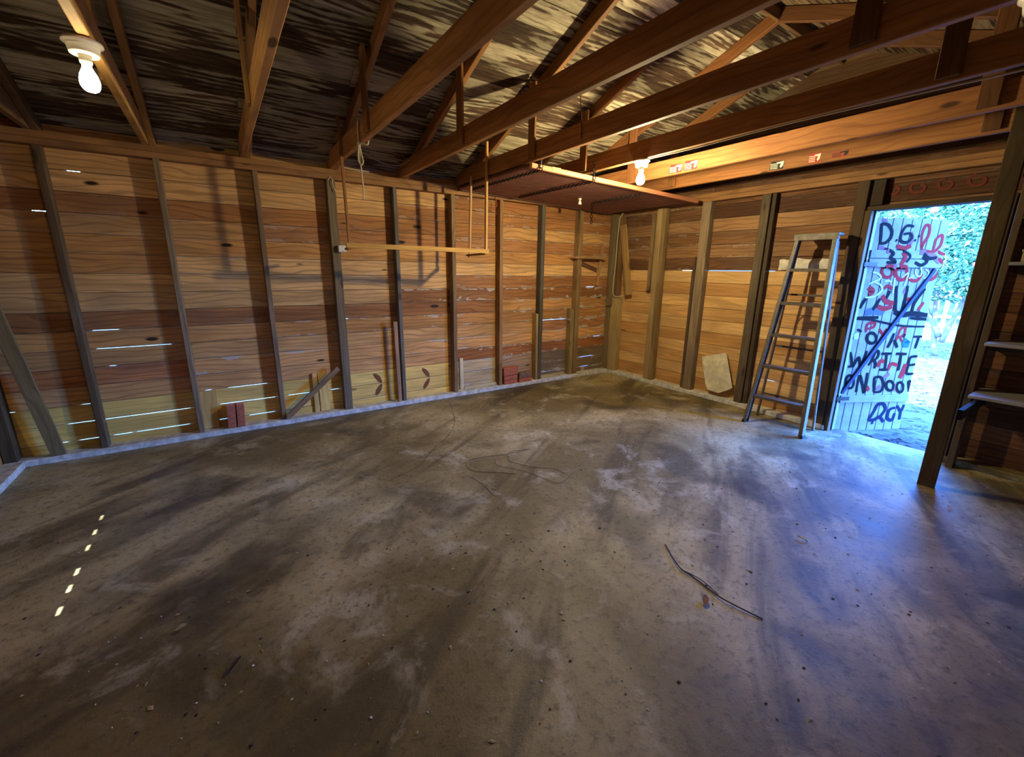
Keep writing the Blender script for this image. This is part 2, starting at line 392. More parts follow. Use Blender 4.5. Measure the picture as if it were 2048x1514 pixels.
# --- back wall and left end wall (never or barely in view)
for r, (za, zb) in enumerate(rows(.03, 2.36, -.025)):
    box('siding_board', (XW-.02, .02), (YS-T, YS), (za, zb), WOOD, wall_back, tint_(T_W1), 0)
    if abs(zb-1.235) < .01:     # a row of open knots and short gaps in this joint lets the sun in
        ys = [YS-.02]
        for y in (-1.40, -1.57, -1.735, -1.955, -2.09, -2.25): ys += [y-.028, y+.028]
        ys.append(.02); ys.sort()
        box('siding_board', (XW-.008, XW), (YS-.02, .02), (za, zb-.046), WOOD, wall_end, tint_(T_W1), 0)
        for i in range(0, len(ys), 2): box('siding_board', (XW-.008, XW), (ys[i], ys[i+1]), (zb-.046, zb), WOOD, wall_end, tint_(T_W1), 0)
    else: box('siding_board', (XW-T, XW), (YS-.02, .02), (za, zb), WOOD, wall_end, tint_(T_W1), 0)
# roof geometry
YR = -2.5; SLP = .375; RB0 = 2.255; RT = .10
def zr(y, base=RB0): return base + SLP*(min(-y, y-2*YR) if True else 0)
# gable boards above both end walls
for xx, wl, tin in ((0.0, wall_right, T_W2), (XW, wall_end, T_W1)):
    for k in range(8):
        z0 = 2.36+k*ROW; z1 = min(z0+ROW-.004, 3.33)
        if z0 > 3.27: break
        def ylim(z): return min(0.02, -(z-RB0-RT-.012)/SLP)
        a0, a1 = ylim(z0), ylim(z1); b0, b1 = 2*YR-a0, 2*YR-a1
        x0, x1 = (xx, xx+T) if xx == 0 else (xx-T, xx)
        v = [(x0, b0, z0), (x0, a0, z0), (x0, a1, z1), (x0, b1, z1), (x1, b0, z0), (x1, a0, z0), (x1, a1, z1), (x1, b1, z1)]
        o = raw('siding_board', v, [(0, 1, 2, 3), (7, 6, 5, 4), (0, 4, 5, 1), (1, 5, 6, 2), (2, 6, 7, 3), (3, 7, 4, 0)], WOOD, wl, tuple(c*.40 for c in tint_(tin)))  # old wood tint, deepened to stand in for dim light on the gable
        # give the grain the board's own length direction
        R = frame((0, 0, 0), (0, 1, 0), (1, 0, 0)); c = V(((x0+x1)/2, YR, (z0+z1)/2)); mw = R.copy(); mw.translation = c
        o.data.transform(mw.inverted()); WM[o.name] = mw; o.matrix_basis = WM[wl.name].inverted() @ mw
        o['hw'] = ROW/2; o['paint'] = 0.0
    # outer lap so that no light leaks between the gable boards
    x0, x1 = (T+.001, T+.01) if xx == 0 else (xx-T-.01, xx-T-.001)
    v = [(x0, .03, 2.3), (x0, 2*YR-.03, 2.3), (x0, 2*YR-.03, 2.36), (x0, YR, 3.31), (x0, .03, 2.36)]; v += [(x1, b, c) for _, b, c in v]
    raw('gable_sheathing', v, [(0, 1, 2, 3, 4), (9, 8, 7, 6, 5)]+[(i, (i+1) % 5, (i+1) % 5+5, i+5) for i in range(5)], GREYW, wl, lin('#6b5236'))

# --- curb strips (trim), studs, plates
trim1 = box('trim_1', (XW, -.0), (-.112, .03), (0, .05), CURB, None, bev=.006); tag(trim1, 'white painted concrete curb under the left wall', None, None, 'structure')
trim2 = box('trim_2', (-.112, .03), (DY0+.03, -.115), (0, .05), CURB, None, bev=.006); tag(trim2, 'white painted concrete curb under the right wall', None, None, 'structure')
trim3 = box('trim_3', (-.10, .03), (YS, DY1-.02), (0, .05), CONC, None, bev=.006); tag(trim3, 'concrete curb under the shelves', None, None, 'structure')
trim4 = box('trim_4', (XW-.02, XW+.112), (YS, -.115), (0, .05), CURB, None, bev=.006); tag(trim4, 'pale concrete curb under the left end wall', None, None, 'structure')
stud_w = [.045, .04, .04, .075, .038, .045, .045, .055, .075]
stud_c = ['#6e5c42', '#8d7a60', '#8a745a', '#7b6c52', '#6a675e', '#8a7152', '#9c7a50', '#5d584c', '#8f754e']
for i, (x, wd) in enumerate(zip(studs_x, stud_w)):
    beam('stud', (x+wd/2, -.045, .05), (x+wd/2+RNG.uniform(-.004, .004), -.045, 2.207), wd, .09, (0, 1, 0), GREYW if i not in (5, 6) else WOOD, wall_left, lin(stud_c[i]), .004)
beam('stud', (-6.11, -.05, .05), (-6.11, -.05, 2.207), .07, .10, (0, 1, 0), GREYW, wall_left, lin('#54462f'))
box('top_plate', (XW, -.0), (-.09, -.001), (2.207, 2.250), BEAMW, wall_left, lin('#9a7146')); box('top_plate', (XW, .0), (-.09, -.001), (2.251, 2.294), BEAMW, wall_left, lin('#a4794a'))
beam('corner_brace', (-5.86, -.098, .055), (-6.045, -.098, 1.55), .085, .02, (0, 1, 0), GREYW, wall_left, lin('#8a7850'))
beam('cripple_stud', (-1.385, -.045, .05), (-1.395, -.045, .91), .035, .085, (0, 1, 0), PINE, wall_left, lin('#a88f60'))
beam('cripple_stud', (-.795, -.045, .05), (-.805, -.045, .95), .06, .085, (0, 1, 0), PINE, wall_left, lin('#94804f'))
# W2 studs
for y0, y1, c, mm in ((-.72, -.905, '#a58d62', PINE), (-1.37, -1.475, '#8e7c62', GREYW), (-2.02, -2.105, '#5f5340', GREYW), (-2.11, -2.148, '#4a3f30', GREYW)):
    d = .09 if y0 > -2.105 else .07
    if y0 == -.72:
        beam('stud', (-.045, -.80, .05), (-.045, -.80, 2.207), .085, .09, (1, 0, 0), mm, wall_right, lin(c), .004); beam('stud', (-.06, -.875, .05), (-.06, -.868, 2.207), .055, .075, (1, 0, 0), mm, wall_right, lin('#8b744c'), .004); continue
    yc = (y0+y1)/2; beam('stud', (-d/2, yc, .05), (-d/2, yc, 2.207), abs(y1-y0), d, (1, 0, 0), mm, wall_right, lin(c), .004)
beam('stud', (-.035, -1.335, .05), (-.035, -1.325, 1.62), .035, .06, (1, 0, 0), GREYW, wall_right, lin('#5d4a36'))
box('corner_post', (-.10, -.002), (-.10, -.002), (.05, 2.207), GREYW, wall_right, lin('#8a744e'))
box('corner_post', (-.135, -.103), (-.135, -.04), (.97, 2.207), GREYW, wall_right, lin('#80704f'))
box('corner_post', (-.102, -.004), (-.24, -.105), (.05, 1.11), PINE, wall_right, lin('#b09a66'))
box('corner_post', (-.10, -.02), (-.205, -.165), (1.11, 2.207), GREYW, wall_right, lin('#7d5d3c'))
box('stud_scab', (-.085, -.02), (-.735, -.685), (1.21, 2.15), GREYW, wall_right, lin('#8a7250'))
box('top_plate', (-.09, -.001), (YS, -.091), (2.207, 2.250), BEAMW, wall_right, lin('#9a7044')); box('top_plate', (-.09, -.001), (YS, -.091), (2.251, 2.294), BEAMW, wall_right, lin('#8e673e'))
# doorway framing
box('door_stud', (-.092, -.001), (-2.90, -2.815), (.0, 2.206), GREYW, wall_right, lin('#54442e')); box('door_stud', (-.06, -.001), (-2.998, -2.903), (DZ+.04, 2.206), GREYW, wall_right, lin('#3c3022'))
box('door_jamb', (-.098, .045), (DY0+.045, DY0), (.0, DZ), GREYW, wall_right, lin('#57462f')); box('door_jamb', (-.09, .045), (DY1, DY1-.04), (.0, DZ), GREYW, wall_right, lin('#463a2a'))
box('door_jamb', (-.075, .045), (DY1-.04, DY0+.045), (DZ, DZ+.035), GREYW, wall_right, lin('#463a2a'))
box('outer_casing', (.046, .062), (DY0-.012, DY0+.10), (-.05, DZ+.0), PAINTJ, wall_right); box('outer_casing', (.046, .062), (DY1-.10, DY1+.005), (-.05, DZ), PAINTJ, wall_right)
box('outer_casing', (.046, .064), (DY1-.10, DY0+.10), (DZ+.001, DZ+.10), PAINTJ, wall_right)
box('jamb_liner', (-.03, .044), (DY0-.001, DY0-.012), (.0, DZ), PAINTJ, wall_right)
box('door_stud', (-.20, -.11), (-3.825, -3.785), (0, 2.206), GREYW, wall_right, lin('#57472f'))
# faded red paint on the boards over the door
for yy, zz, ww in ((-3.04, 2.12, .07), (-3.19, 2.115, .09), (-3.35, 2.12, .08), (-3.52, 2.12, .09)):
    p = [(-.0045, yy+ww*.5*math.sin(t*.95+zz*9), zz+.045*math.cos(t*.95)*(1-.06*t)) for t in range(7)]
    p = smooth_pts(p, 5); v = []; f = []
    for i, q in enumerate(p):
        d = (p[min(i+1, len(p)-1)]-p[max(i-1, 0)]).normalized(); s = V((0, -d.z, d.y))*.009; v += [q+s, q-s]
        if i: f.append((2*i-2, 2*i-1, 2*i+1, 2*i))
    raw('paint_scrawl', v, f, SCRAWL, wall_right)
# end wall and back wall studs
for y in (-.65, -1.2, -2.45, -3.1, -3.7, -4.3): box('stud', (XW, XW+.09), (y-.02, y+.02), (.05, 2.207), GREYW, wall_end, lin('#7d6a4c'))
for x in (-5.5, -4.9, -4.3, -3.7, -3.1, -2.5, -1.9, -1.3, -.7): box('stud', (x-.02, x+.02), (YS, YS+.09), (0, 2.207), GREYW, wall_back, lin('#7d6a4c'))
box('top_plate', (XW, 0), (YS, YS+.09), (2.207, 2.294), BEAMW, wall_back, lin('#9a7044')); box('top_plate', (XW, XW+.09), (YS+.09, -.091), (2.207, 2.294), BEAMW, wall_end, lin('#9a7044'))

# --- roof (ceiling): boards across the rafters, both slopes, and a frieze closing the eaves
ceiling = thing('ceiling', (-3, YR, 3.3), 'underside of the roof, worn pale and brown boards', None, None, 'structure')
nrm_n = V((0, SLP, 1)).normalized()      # north slope outward normal (towards the left wall), z up
def roof_side(sgn):
    # s runs from the eave to the ridge along the slope
    dirv = V((0, -sgn, SLP)).normalized()
    nrm = V((0, sgn*SLP, 1)).normalized()
    y_e = .38 if sgn > 0 else 2*YR-.38
    start = V((0, y_e, RB0+RT+SLP*(-.38)))
    total = (2.5+.38)*math.sqrt(1+SLP**2)-.004
    s = 0; i = 0
    wl = [.15, .19, .17, .20, .145, .19, .18]
    while s < total-.02:
        wd = min(wl[i % 7], total-s)
        if total-s-wd < .05: wd = total-s
        js = [XW-.3, [-3.76, -4.44, -2.5, -3.12][i % 4] if sgn > 0 else -3.12, .3]
        for a, b in zip(js[:-1], js[1:]):
            c = start+dirv*(s+wd/2)+nrm*(.010+RNG.uniform(0, .003))
            bright = RNG.uniform(.42, .88)
            col = (bright, bright*.97, bright*.93)
            if sgn < 0: col = (.36, .28, .22)  # far slope: brown boards, with shade painted into the tint as well
            if sgn > 0 and abs(s-(total-.42)) < .12 and a < -2: pass
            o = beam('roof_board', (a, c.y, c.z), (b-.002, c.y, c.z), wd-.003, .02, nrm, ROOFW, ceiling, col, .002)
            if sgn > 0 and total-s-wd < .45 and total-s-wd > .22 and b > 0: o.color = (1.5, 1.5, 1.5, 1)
        # overlapping felt strip on top keeps the joints closed
        s += wd; i += 1
    c = start+dirv*(total/2)+nrm*.032
    o = beam('roof_felt', (XW-.3, c.y, c.z), (.3, c.y, c.z), total+.02, .012, nrm, GREYW, ceiling, lin('#2a2622'), 0)
roof_side(1); roof_side(-1)
for ya, yb in ((.02, .034), (2*YR-.034, 2*YR-.02)):
    if ya > 0:
        xs = [XW-.02, -5.545, -5.53, -4.905, -4.89, .02]
        for i in range(0, 6, 2): box('frieze_board', (xs[i], xs[i+1]), (ya, yb), (2.22, 2.37), GREYW, ceiling, lin('#4a3a28'))
    else: box('frieze_board', (XW-.02, .02), (ya, yb), (2.22, 2.37), GREYW, ceiling, lin('#4a3a28'))
box('ridge_board', (XW, 0), (YR-.012, YR+.012), (3.20, 3.29), BEAMW, ceiling, lin('#7a5834'))

# ------------------------------------------------------------------ roof trusses
tx = [-5.63, -5.03, -4.42, -3.745, -3.10, -2.475, -1.82, -1.165, -.611]
tl = ['roof truss nearest the left end wall, half out of view at upper left', 'roof truss whose joist carries the bare bulb at upper left', 'lone steep looking roof truss between the bulb truss and the rope truss',
      'roof truss with a knotted white rope tied round its joist', 'roof truss with a short strut, next right of the rope truss', 'roof truss over the left end of the hanging brown panel', 'roof truss carrying the lit bulb beside the brown panel',
      'orange lit roof truss with two red stamps on its joist', 'roof truss nearest the right wall with black and red stamps']
tc_ = ['#7d6040', '#c79a58', '#c09058', '#b9834c', '#b07c46', '#9a6c3e', '#8d6136', '#a87040', '#a06c3c']
joists = {}
for i, x in enumerate(tx):
    t = thing('roof_truss', (x, YR, 2.294), tl[i], 'truss', 'roof trusses')
    c = lin(tc_[i]); cd = tuple(k*.72 for k in c)
    j = beam('joist', (x, .0, 2.364), (x, 2*YR, 2.364), .14, .04, (1, 0, 0), BEAMW, t, c, .004); joists[i] = j
    for sg in (1, -1):
        ya = .30 if sg > 0 else 2*YR-.30
        a = V((x+.041, ya, RB0-SLP*.30+RT/2)); b = V((x+.041, YR, RB0-SLP*YR+RT/2))
        beam('rafter', a, b, RT*math.cos(math.atan(SLP))-.004, .04, (1, 0, 0), BEAMW, t, cd if sg > 0 else tuple(k*.40 for k in c), .004)  # far-slope rafters take a darker copy of the tint as painted shade
        ys = (-1.40, -1.31, -1.40, -1.30, -1.39, -1.41, -1.30, -1.28, -1.35)[i]
        yv = ys if sg > 0 else 2*YR-ys
        beam('strut', (x-.031, yv, 2.31), (x-.031, yv, RB0-SLP*ys+.06), .085, .02, (1, 0, 0), BEAMW, t, tuple(k*(.8 if sg > 0 else .40) for k in c), .003)  # far-slope struts: lack of light is put into their colour

# lumber stamps on joists
def stamp(parent, x, y, z, h, wd, ground, ink, shape=True):
    """flat printed stamp on the viewer side of a joist (normal -x); y decreases to the right"""
    xo = x-.0209; v = []; f = []; mid = []
    def quad(pts, m, lift):
        n0 = len(v); v.extend([(xo-lift, y-u*wd, z+q*h) for u, q in pts]); f.append(tuple(range(n0, n0+len(pts)))); mid.append(m)
    quad([(0, .05), (.93, -.02), (1.0, .9), (.08, 1.0)], 0, .0004)
    if shape:
        quad([(.45, .80), (.96, .86), (.92, .35), (.78, .12), (.70, .30), (.76, .62), (.5, .66)], 1, .0009)
        for k in range(4): quad([(.06, .16+.17*k), (.56, .10+.17*k), (.56, .17+.17*k), (.06, .23+.17*k)], 1, .0009)
    o = raw('stamp', v, f, [ground, ink], parent, None, False, mid, origin=(xo, y, z))
    return o
stamp(joists[7], -1.165, -1.72, 2.304, .075, .14, RED, CREAM); stamp(joists[7], -1.165, -1.875, 2.304, .08, .135, RED, CREAM)
stamp(joists[8], -.611, -2.33, 2.302, .07, .12, BLACKP, CREAM); stamp(joists[8], -.611, -2.63, 2.303, .075, .09, RED, CREAM); stamp(joists[8], -.611, -2.79, 2.31, .05, .12, PINKR, BLACKP)

# ------------------------------------------------------------------ lamps
def lampholder(loc, lit, label, r=.064):
    t = thing('lamp_holder', loc, label, 'lamp', 'porcelain lamp holders')
    x, y, z = loc
    lathe('base', [(r*.86, 0), (r, -.004), (r, -.012), (r*.80, -.022), (r*.74, -.045), (r*.70, -.05), (r*.30, -.051)], PORC, t, loc, seg=32)
    lathe('socket', [(.021, -.050), (.021, -.074), (.018, -.080)], PORC, t, loc)
    prof = [(.014, -.078), (.015, -.092), (.020, -.104), (.0275, -.120), (.0315, -.136), (.0325, -.148), (.0305, -.160), (.025, -.171), (.016, -.178), (.005, -.1805)]
    if lit is not None: lathe('bulb', prof, (BULBM if lit == 1 else BULBD) if lit else GLASSD, t, loc)
    return t
lampholder((-5.045, -1.86, 2.293), 2, 'lit bare bulb in white porcelain holder at upper left')
lampholder((-1.82, -1.945, 2.293), 1, 'lit bare bulb in white porcelain holder beside the hanging panel')
lampholder((-2.475, -4.06, 2.293), None, 'white porcelain lamp holder at the upper right corner of the view')

# ------------------------------------------------------------------ hanging rack
t = thing('hanging_rack', (-3.75, -.6, 1.61), 'light wooden rack of slats hung from the roof trusses by sticks', 'rack')
HR = '#d9a85c'
beam('hanger', (-3.785, -.60, 2.62), (-3.765, -.60, 1.60), .022, .02, (0, 1, 0), PINE, t, lin('#a8763e'))
beam('hanger', (-2.512, -.72, 2.58), (-2.512, -.70, 1.59), .028, .022, (1, 0, 0), PINE, t, lin(HR))
beam('hanger', (-2.515, -.42, 2.33), (-2.53, -.40, 1.56), .022, .02, (1, 0, 0), PINE, t, lin('#c09a60'))
beam('cross_bar', (-3.80, -.62, 1.622), (-2.49, -.715, 1.615), .04, .02, (0, 1, 0), PINE, t, lin('#e0ae58'))
beam('side_bar', (-2.522, -.72, 1.592), (-2.535, -.36, 1.585), .03, .018, (0, 0, 1), PINE, t, lin('#a87a44'))
beam('side_bar', (-3.775, -.63, 1.60), (-3.745, -.40, 1.60), .03, .02, (0, 0, 1), PINE, t, lin('#a87a44'))
t = thing('junction_box', (-3.71, -.115, 1.59), 'small white electrical box fixed to the stud behind the rack', 'electrical box')
box('box_body', (-3.752, -3.678), (-.125, -.091), (1.582, 1.642), WHITEP, t, bev=.006); box('cover_plate', (-3.748, -3.682), (-.130, -.1255), (1.586, 1.638), WHITEP, t, bev=.002)
lathe('screw', [(.004, 0), (.003, .002)], BRASS, t, (-3.715, -.130, 1.63), (0, -1, 0), 8); lathe('screw', [(.004, 0), (.003, .002)], BRASS, t, (-3.715, -.130, 1.594), (0, -1, 0), 8)

# ------------------------------------------------------------------ hanging brown panel
t = thing('storage_platform', (-1.4, -.8, 2.21), 'brown sheet platform with pink front rail hung under the trusses', 'platform')
def pz(x): return 2.262+(x+2.5)*(-.028)
a = V((-2.5, 0, pz(-2.5))); b = V((-.27, 0, pz(-.27)))
for y0, y1 in ((-1.385, -.79), (-.785, -.13)):
    beam('sheet', a+V((0, (y0+y1)/2, -.002)), b+V((0, (y0+y1)/2, -.002)), y1-y0, .014, (0, 0, 1), PANELM, t)
beam('front_rail', a+V((-.01, -1.405, -.004)), b+V((.02, -1.405, -.004)), .038, .034, (0, 1, 0), RAILM, t, lin('#d08a62'))
beam('back_rail', a+V((0, -.115, -.003)), b+V((0, -.115, -.003)), .03, .03, (0, 1, 0), RAILM, t, lin('#5c4232'))
beam('side_rail', a+V((.015, -1.385, .012)), a+V((.015, -.14, .012)), .03, .012, (0, 0, 1), RAILM, t, lin('#5c4232'))
o = box('paper_tag', (-2.30, -2.21), (-1.4245, -1.4225), (2.238, 2.272), YEL, t, bev=0); tag(o, 'small yellow printed tag')
for k in range(7): box('tag_print', (-2.295+.012*k, -2.289+.012*k), (-1.4256, -1.4247), (2.243+.012*(k % 2), 2.25+.012*(k % 2)), BLACKP, o, bev=0)
def chain(name, pts, label, r=.0058, pitch=.031):
    """links alternate by a quarter turn along the path; each link is a part of its own"""
    t_ = thing(name, pts[0], label, 'chain', 'chains on the hanging platform')
    p = [V(q) for q in pts]; seg = [(p[i+1]-p[i]).length for i in range(len(p)-1)]; tot = sum(seg); n = int(tot/pitch)
    prof = []
    for k in range(12):
        th = 2*math.pi*k/12; prof.append(V((math.cos(th)*pitch*.62, math.sin(th)*.012, 0)))
    v, f = tube_geo(prof+[prof[0]], r*.7, 4)
    me = bpy.data.meshes.new('chain_link'); me.from_pydata([tuple(q) for q in v], [], f[:-2]); me.materials.append(BLACKM)
    for i in range(n):
        s = (i+.5)*pitch; k = 0
        while s > seg[k] and k < len(seg)-1: s -= seg[k]; k += 1
        d = (p[k+1]-p[k]).normalized(); c = p[k]+d*s; up = V((0, 0, 1)) if abs(d.z) < .9 else V((1, 0, 0)); sd_ = d.cross(up)
        zd = (up+sd_) if i % 2 else (up-sd_)
        o = bpy.data.objects.new('chain_link', me); link(o, t_, frame(c, d, zd))
    return t_
chain('chain', [(-2.425, -1.435, 2.40), (-2.425, -1.436, 2.236), (-2.425, -1.39, 2.232), (-2.425, -.25, 2.24)], 'dark chain round the left end of the pink rail')
chain('chain', [(-1.835, -1.435, 2.38), (-1.835, -1.436, 2.218), (-1.835, -1.39, 2.214), (-1.835, -.25, 2.222)], 'dark chain round the middle of the pink rail')
chain('chain', [(-1.06, -1.30, 2.196), (-1.06, -.62, 2.196), (-1.055, -.61, 2.08), (-1.05, -.61, 1.97)], 'dark chain under the panel with a loose end dangling')
t = thing('pull_socket', (-1.297, -.67, 2.217), 'tiny white socket hanging under the brown panel', 'socket')
lathe('cap', [(.017, 0), (.017, -.012), (.010, -.02)], PORC, t, (-1.297, -.67, 2.216)); lathe('body', [(.010, -.02), (.019, -.05), (.019, -.062), (.006, -.064)], PORC, t, (-1.297, -.67, 2.216))

# ------------------------------------------------------------------ rope, wires
def knot_rope():
    t = thing('rope', (-3.77, -1.1, 2.29), 'cream cotton rope looped over the truss joist, end hanging', 'rope')
    tube('loop', [(-3.772, -1.10, 2.44), (-3.773, -1.09, 2.37), (-3.772, -1.095, 2.30), (-3.75, -1.12, 2.283), (-3.72, -1.13, 2.285), (-3.718, -1.13, 2.36), (-3.72, -1.12, 2.44), (-3.745, -1.11, 2.443), (-3.772, -1.10, 2.44)], .006, ROPE, t)
    tube('loop', [(-3.775, -1.11, 2.42), (-3.777, -1.10, 2.35), (-3.775, -1.10, 2.285)], .006, ROPE, t)
    tube('bow', [(-3.775, -1.10, 2.285), (-3.785, -1.10, 2.22), (-3.785, -1.105, 2.165), (-3.77, -1.115, 2.145), (-3.757, -1.11, 2.17), (-3.765, -1.10, 2.23), (-3.773, -1.10, 2.285)], .005, ROPE, t)
    tube('loose_end', [(-3.775, -1.10, 2.28), (-3.772, -1.10, 2.16), (-3.768, -1.098, 2.06), (-3.762, -1.09, 1.98), (-3.767, -1.09, 1.92)], .005, ROPE, t)
    lathe('knot', [(.004, -.016), (.012, -.008), (.013, .004), (.006, .014)], ROPE, t, (-3.775, -1.10, 2.285), seg=10)
knot_rope()
def wire(pts, label, r=.0025, mat=CABLE, cat='wire'): return tag(tube('wire', pts, r, mat), label, cat)
wire([(-5.70, -.10, 2.40), (-5.49, -.12, 2.385), (-5.25, -.12, 2.38), (-5.04, -.16, 2.40)], 'thin pale wire strung across the roof boards under the upper left bulb', .003)
wire([(-4.985, -.13, 2.40), (-4.80, -.15, 2.385), (-4.62, -.17, 2.385), (-4.45, -.17, 2.395)], 'thin pale wire along the eave right of the bulb truss', .0025)
wire([(-4.40, -.16, 2.395), (-4.1, -.15, 2.39), (-3.80, -.14, 2.40)], 'thin pale wire along the eave running up to the rope truss', .0025)
wire([(-3.70, -.40, 2.41), (-3.52, -.36, 2.40), (-3.35, -.30, 2.36), (-3.20, -.30, 2.36), (-3.13, -.38, 2.40)], 'grey cable sagging between two trusses behind the hanging rope', .006)
wire([(-3.66, -.12, 2.315), (-3.5, -.115, 2.312), (-3.42, -.11, 2.312)], 'short white wire lying on the left top plate', .003, WHITEP)
wire([(-5.60, -2.1, 2.32), (-5.45, -2.35, 2.32), (-5.35, -2.45, 2.34), (-5.2, -2.3, 2.40), (-5.06, -2.1, 2.43)], 'curved electric cable at the upper left edge beside the bulb', .006)
wire([(-3.785, -.096, 2.20), (-3.765, -.10, 2.225), (-3.748, -.105, 2.205), (-3.752, -.11, 2.17), (-3.728, -.11, 2.10)], 'twisted pale wire ends on the top plate beside the rack stick', .0035, ROPE)
wire([(-2.06, -.10, 2.30), (-2.04, -.11, 2.25), (-2.03, -.10, 2.20), (-2.02, -.105, 2.14), (-2.10, -.11, 2.06), (-2.06, -.11, 2.09), (-2.02, -.11, 2.04)], 'frayed red and brown wire hanging by the stud right of the rack', .004, REDW)
wire([(-1.43, -.10, 2.27), (-1.40, -.11, 2.30), (-1.355, -.115, 2.26), (-1.32, -.115, 2.19)], 'bent orange wire end below the brown panel', .004, REDW)
wire([(-.128, -.24, 2.20), (-.128, -.19, 2.14), (-.127, -.18, 2.05), (-.130, -.172, 1.85), (-.130, -.165, 1.5), (-.130, -.15, 1.18), (-.130, -.20, 1.112), (-.130, -.28, 1.115), (-.126, -.34, 1.125)], 'thin pale cable running down beside the corner post', .005, ROPE)
wire([(-2.50, -1.95, 2.62), (-2.50, -1.98, 2.40), (-2.51, -1.99, 2.33)], 'dry stem hanging over the joist above the brown panel', .003, TWIG)
wire([(-1.855, -1.90, 2.285), (-1.86, -2.4, 2.275), (-1.86, -3.1, 2.28), (-1.86, -3.9, 2.262), (-1.86, -4.6, 2.255)], 'electric cable running along the bottom of the joist from the right bulb', .005, CABLE)

# ------------------------------------------------------------------ things along the left wall
def brick(c, dims, rz, label, mat=BRICK, tilt=0):
    """brick with a shallow frog and rounded arrises"""
    bm = bmesh.new(); bmesh.ops.create_cube(bm, size=1); bmesh.ops.scale(bm, vec=dims, verts=bm.verts)
    big = max(bm.faces, key=lambda f_: f_.calc_area()+f_.calc_center_median().z*.001+f_.calc_center_median().y*-.0005)
    r = bmesh.ops.inset_individual(bm, faces=[big], thickness=min(dims)*.25, depth=-.008)
    bmesh.ops.bevel(bm, geom=[e for e in bm.edges if e.is_convex], offset=.004, segments=1, affect='EDGES')
    for vv in bm.verts: vv.co += V((RNG.uniform(-1, 1), RNG.uniform(-1, 1), RNG.uniform(-1, 1)))*.0012
    me = bpy.data.meshes.new('brick'); bm.to_mesh(me); bm.free()
    m = Matrix.Translation(V(c)) @ Matrix.Rotation(rz, 4, 'Z') @ Matrix.Rotation(tilt, 4, 'Y')
    return tag(obj('brick', me, mat, None, m), label, 'brick', 'loose red bricks')
brick((-4.762, -.06, .152), (.062, .092, .2), .0, 'left one of two red bricks standing upright against yellow boards', tilt=.05)
brick((-4.692, -.06, .152), (.062, .092, .2), .0, 'right one of two red bricks standing upright against yellow boards', tilt=.05)
brick((-1.80, -.06, .0785), (.2, .095, .057), .02, 'bottom brick of the three high stack by the studs')
brick((-1.80, -.06, .136), (.2, .095, .057), -.01, 'middle brick of the three high stack by the studs')
brick((-1.80, -.055, .2145), (.22, .10, .098), .04, 'topmost brick on edge on the three high stack', )
brick((-1.575, -.06, .0785), (.2, .095, .057), .0, 'red brick lying right of the three high stack')
brick((-1.575, -.06, .1405), (.2, .095, .065), .03, 'sooty grey brick on top of the low pile', BRICKG)
tag(beam('board_offcut', (-4.92, -.012, .052), (-4.905, -.012, .39), .125, .02, (0, 1, 0), PINE, None, lin('#e2bb6e')), 'wide pale pine offcut standing against the yellow boards beside two bricks', 'offcut')
tag(beam('board_offcut', (-4.05, -.014, .052), (-4.047, -.014, .445), .045, .02, (0, 1, 0), PINE, None, lin('#ecc878')), 'narrow pale pine offcut behind the diagonal stick', 'offcut')
tag(beam('board_offcut', (-3.975, -.014, .052), (-3.975, -.014, .445), .085, .02, (0, 1, 0), PINE, None, lin('#e6c070')), 'wider pale pine offcut behind the diagonal stick', 'offcut')
tag(beam('wooden_stick', (-4.325, -.115, .074), (-3.835, -.094, .488), .048, .02, (0, 1, 0), GREYW, None, lin('#9a7a58')), 'brown stick leaning diagonally against the studs', 'stick')
tag(beam('wooden_stick', (-3.236, -.10, .052), (-3.246, -.10, .912), .04, .02, (0, 1, 0), PINE, None, lin('#b08a68')), 'short upright stick fixed to the left side of the stud', 'stick')
tag(beam('board_offcut', (-2.445, -.012, .052), (-2.447, -.012, .43), .045, .02, (0, 1, 0), PINE, None, lin('#e8dfb6')), 'pale whitish upright strip beside the stud near the bricks', 'offcut')
tag(beam('board_offcut', (-2.42, -.03, .068), (-1.97, -.03, .07), .03, .02, (0, 1, 0), PINE, None, lin('#e2d8ae')), 'pale whitish strip lying on the curb between two studs', 'offcut')
tag(beam('board_offcut', (-1.27, -.03, .068), (-.87, -.03, .07), .035, .02, (0, 1, 0), PINE, None, lin('#b8a878')), 'dull pale strip lying on the curb between two greyish studs', 'offcut')
# reddish knot marks on the new boards: curled wood plugs
for cx, z0 in ((-3.45, .13), (-2.91, .125)):
    s = 1 if cx < -3 else 1.1
    for sg, zc in ((1, .19), (-1, .31)):
        v = []; f = []
        pts = smooth_pts([(cx-.01, -.004, z0), (cx+.02*s, -.004, z0+.05), (cx+.055*s, -.004, z0+.115)] if sg > 0 else [(cx+.055*s, -.004, z0+.13), (cx+.02*s, -.004, z0+.19), (cx-.02, -.004, z0+.235)], 5)
        n = len(pts)
        for i, q in enumerate(pts):
            d = (pts[min(i+1, n-1)]-pts[max(i-1, 0)]).normalized(); s2 = V((-d.z, 0, d.x))*(.006+.017*math.sin(math.pi*i/(n-1))); v += [q+s2, q-s2]
            if i: f.append((2*i-2, 2*i, 2*i+1, 2*i-1))
        raw('knot_mark', v, f, KNOTM, wall_left)
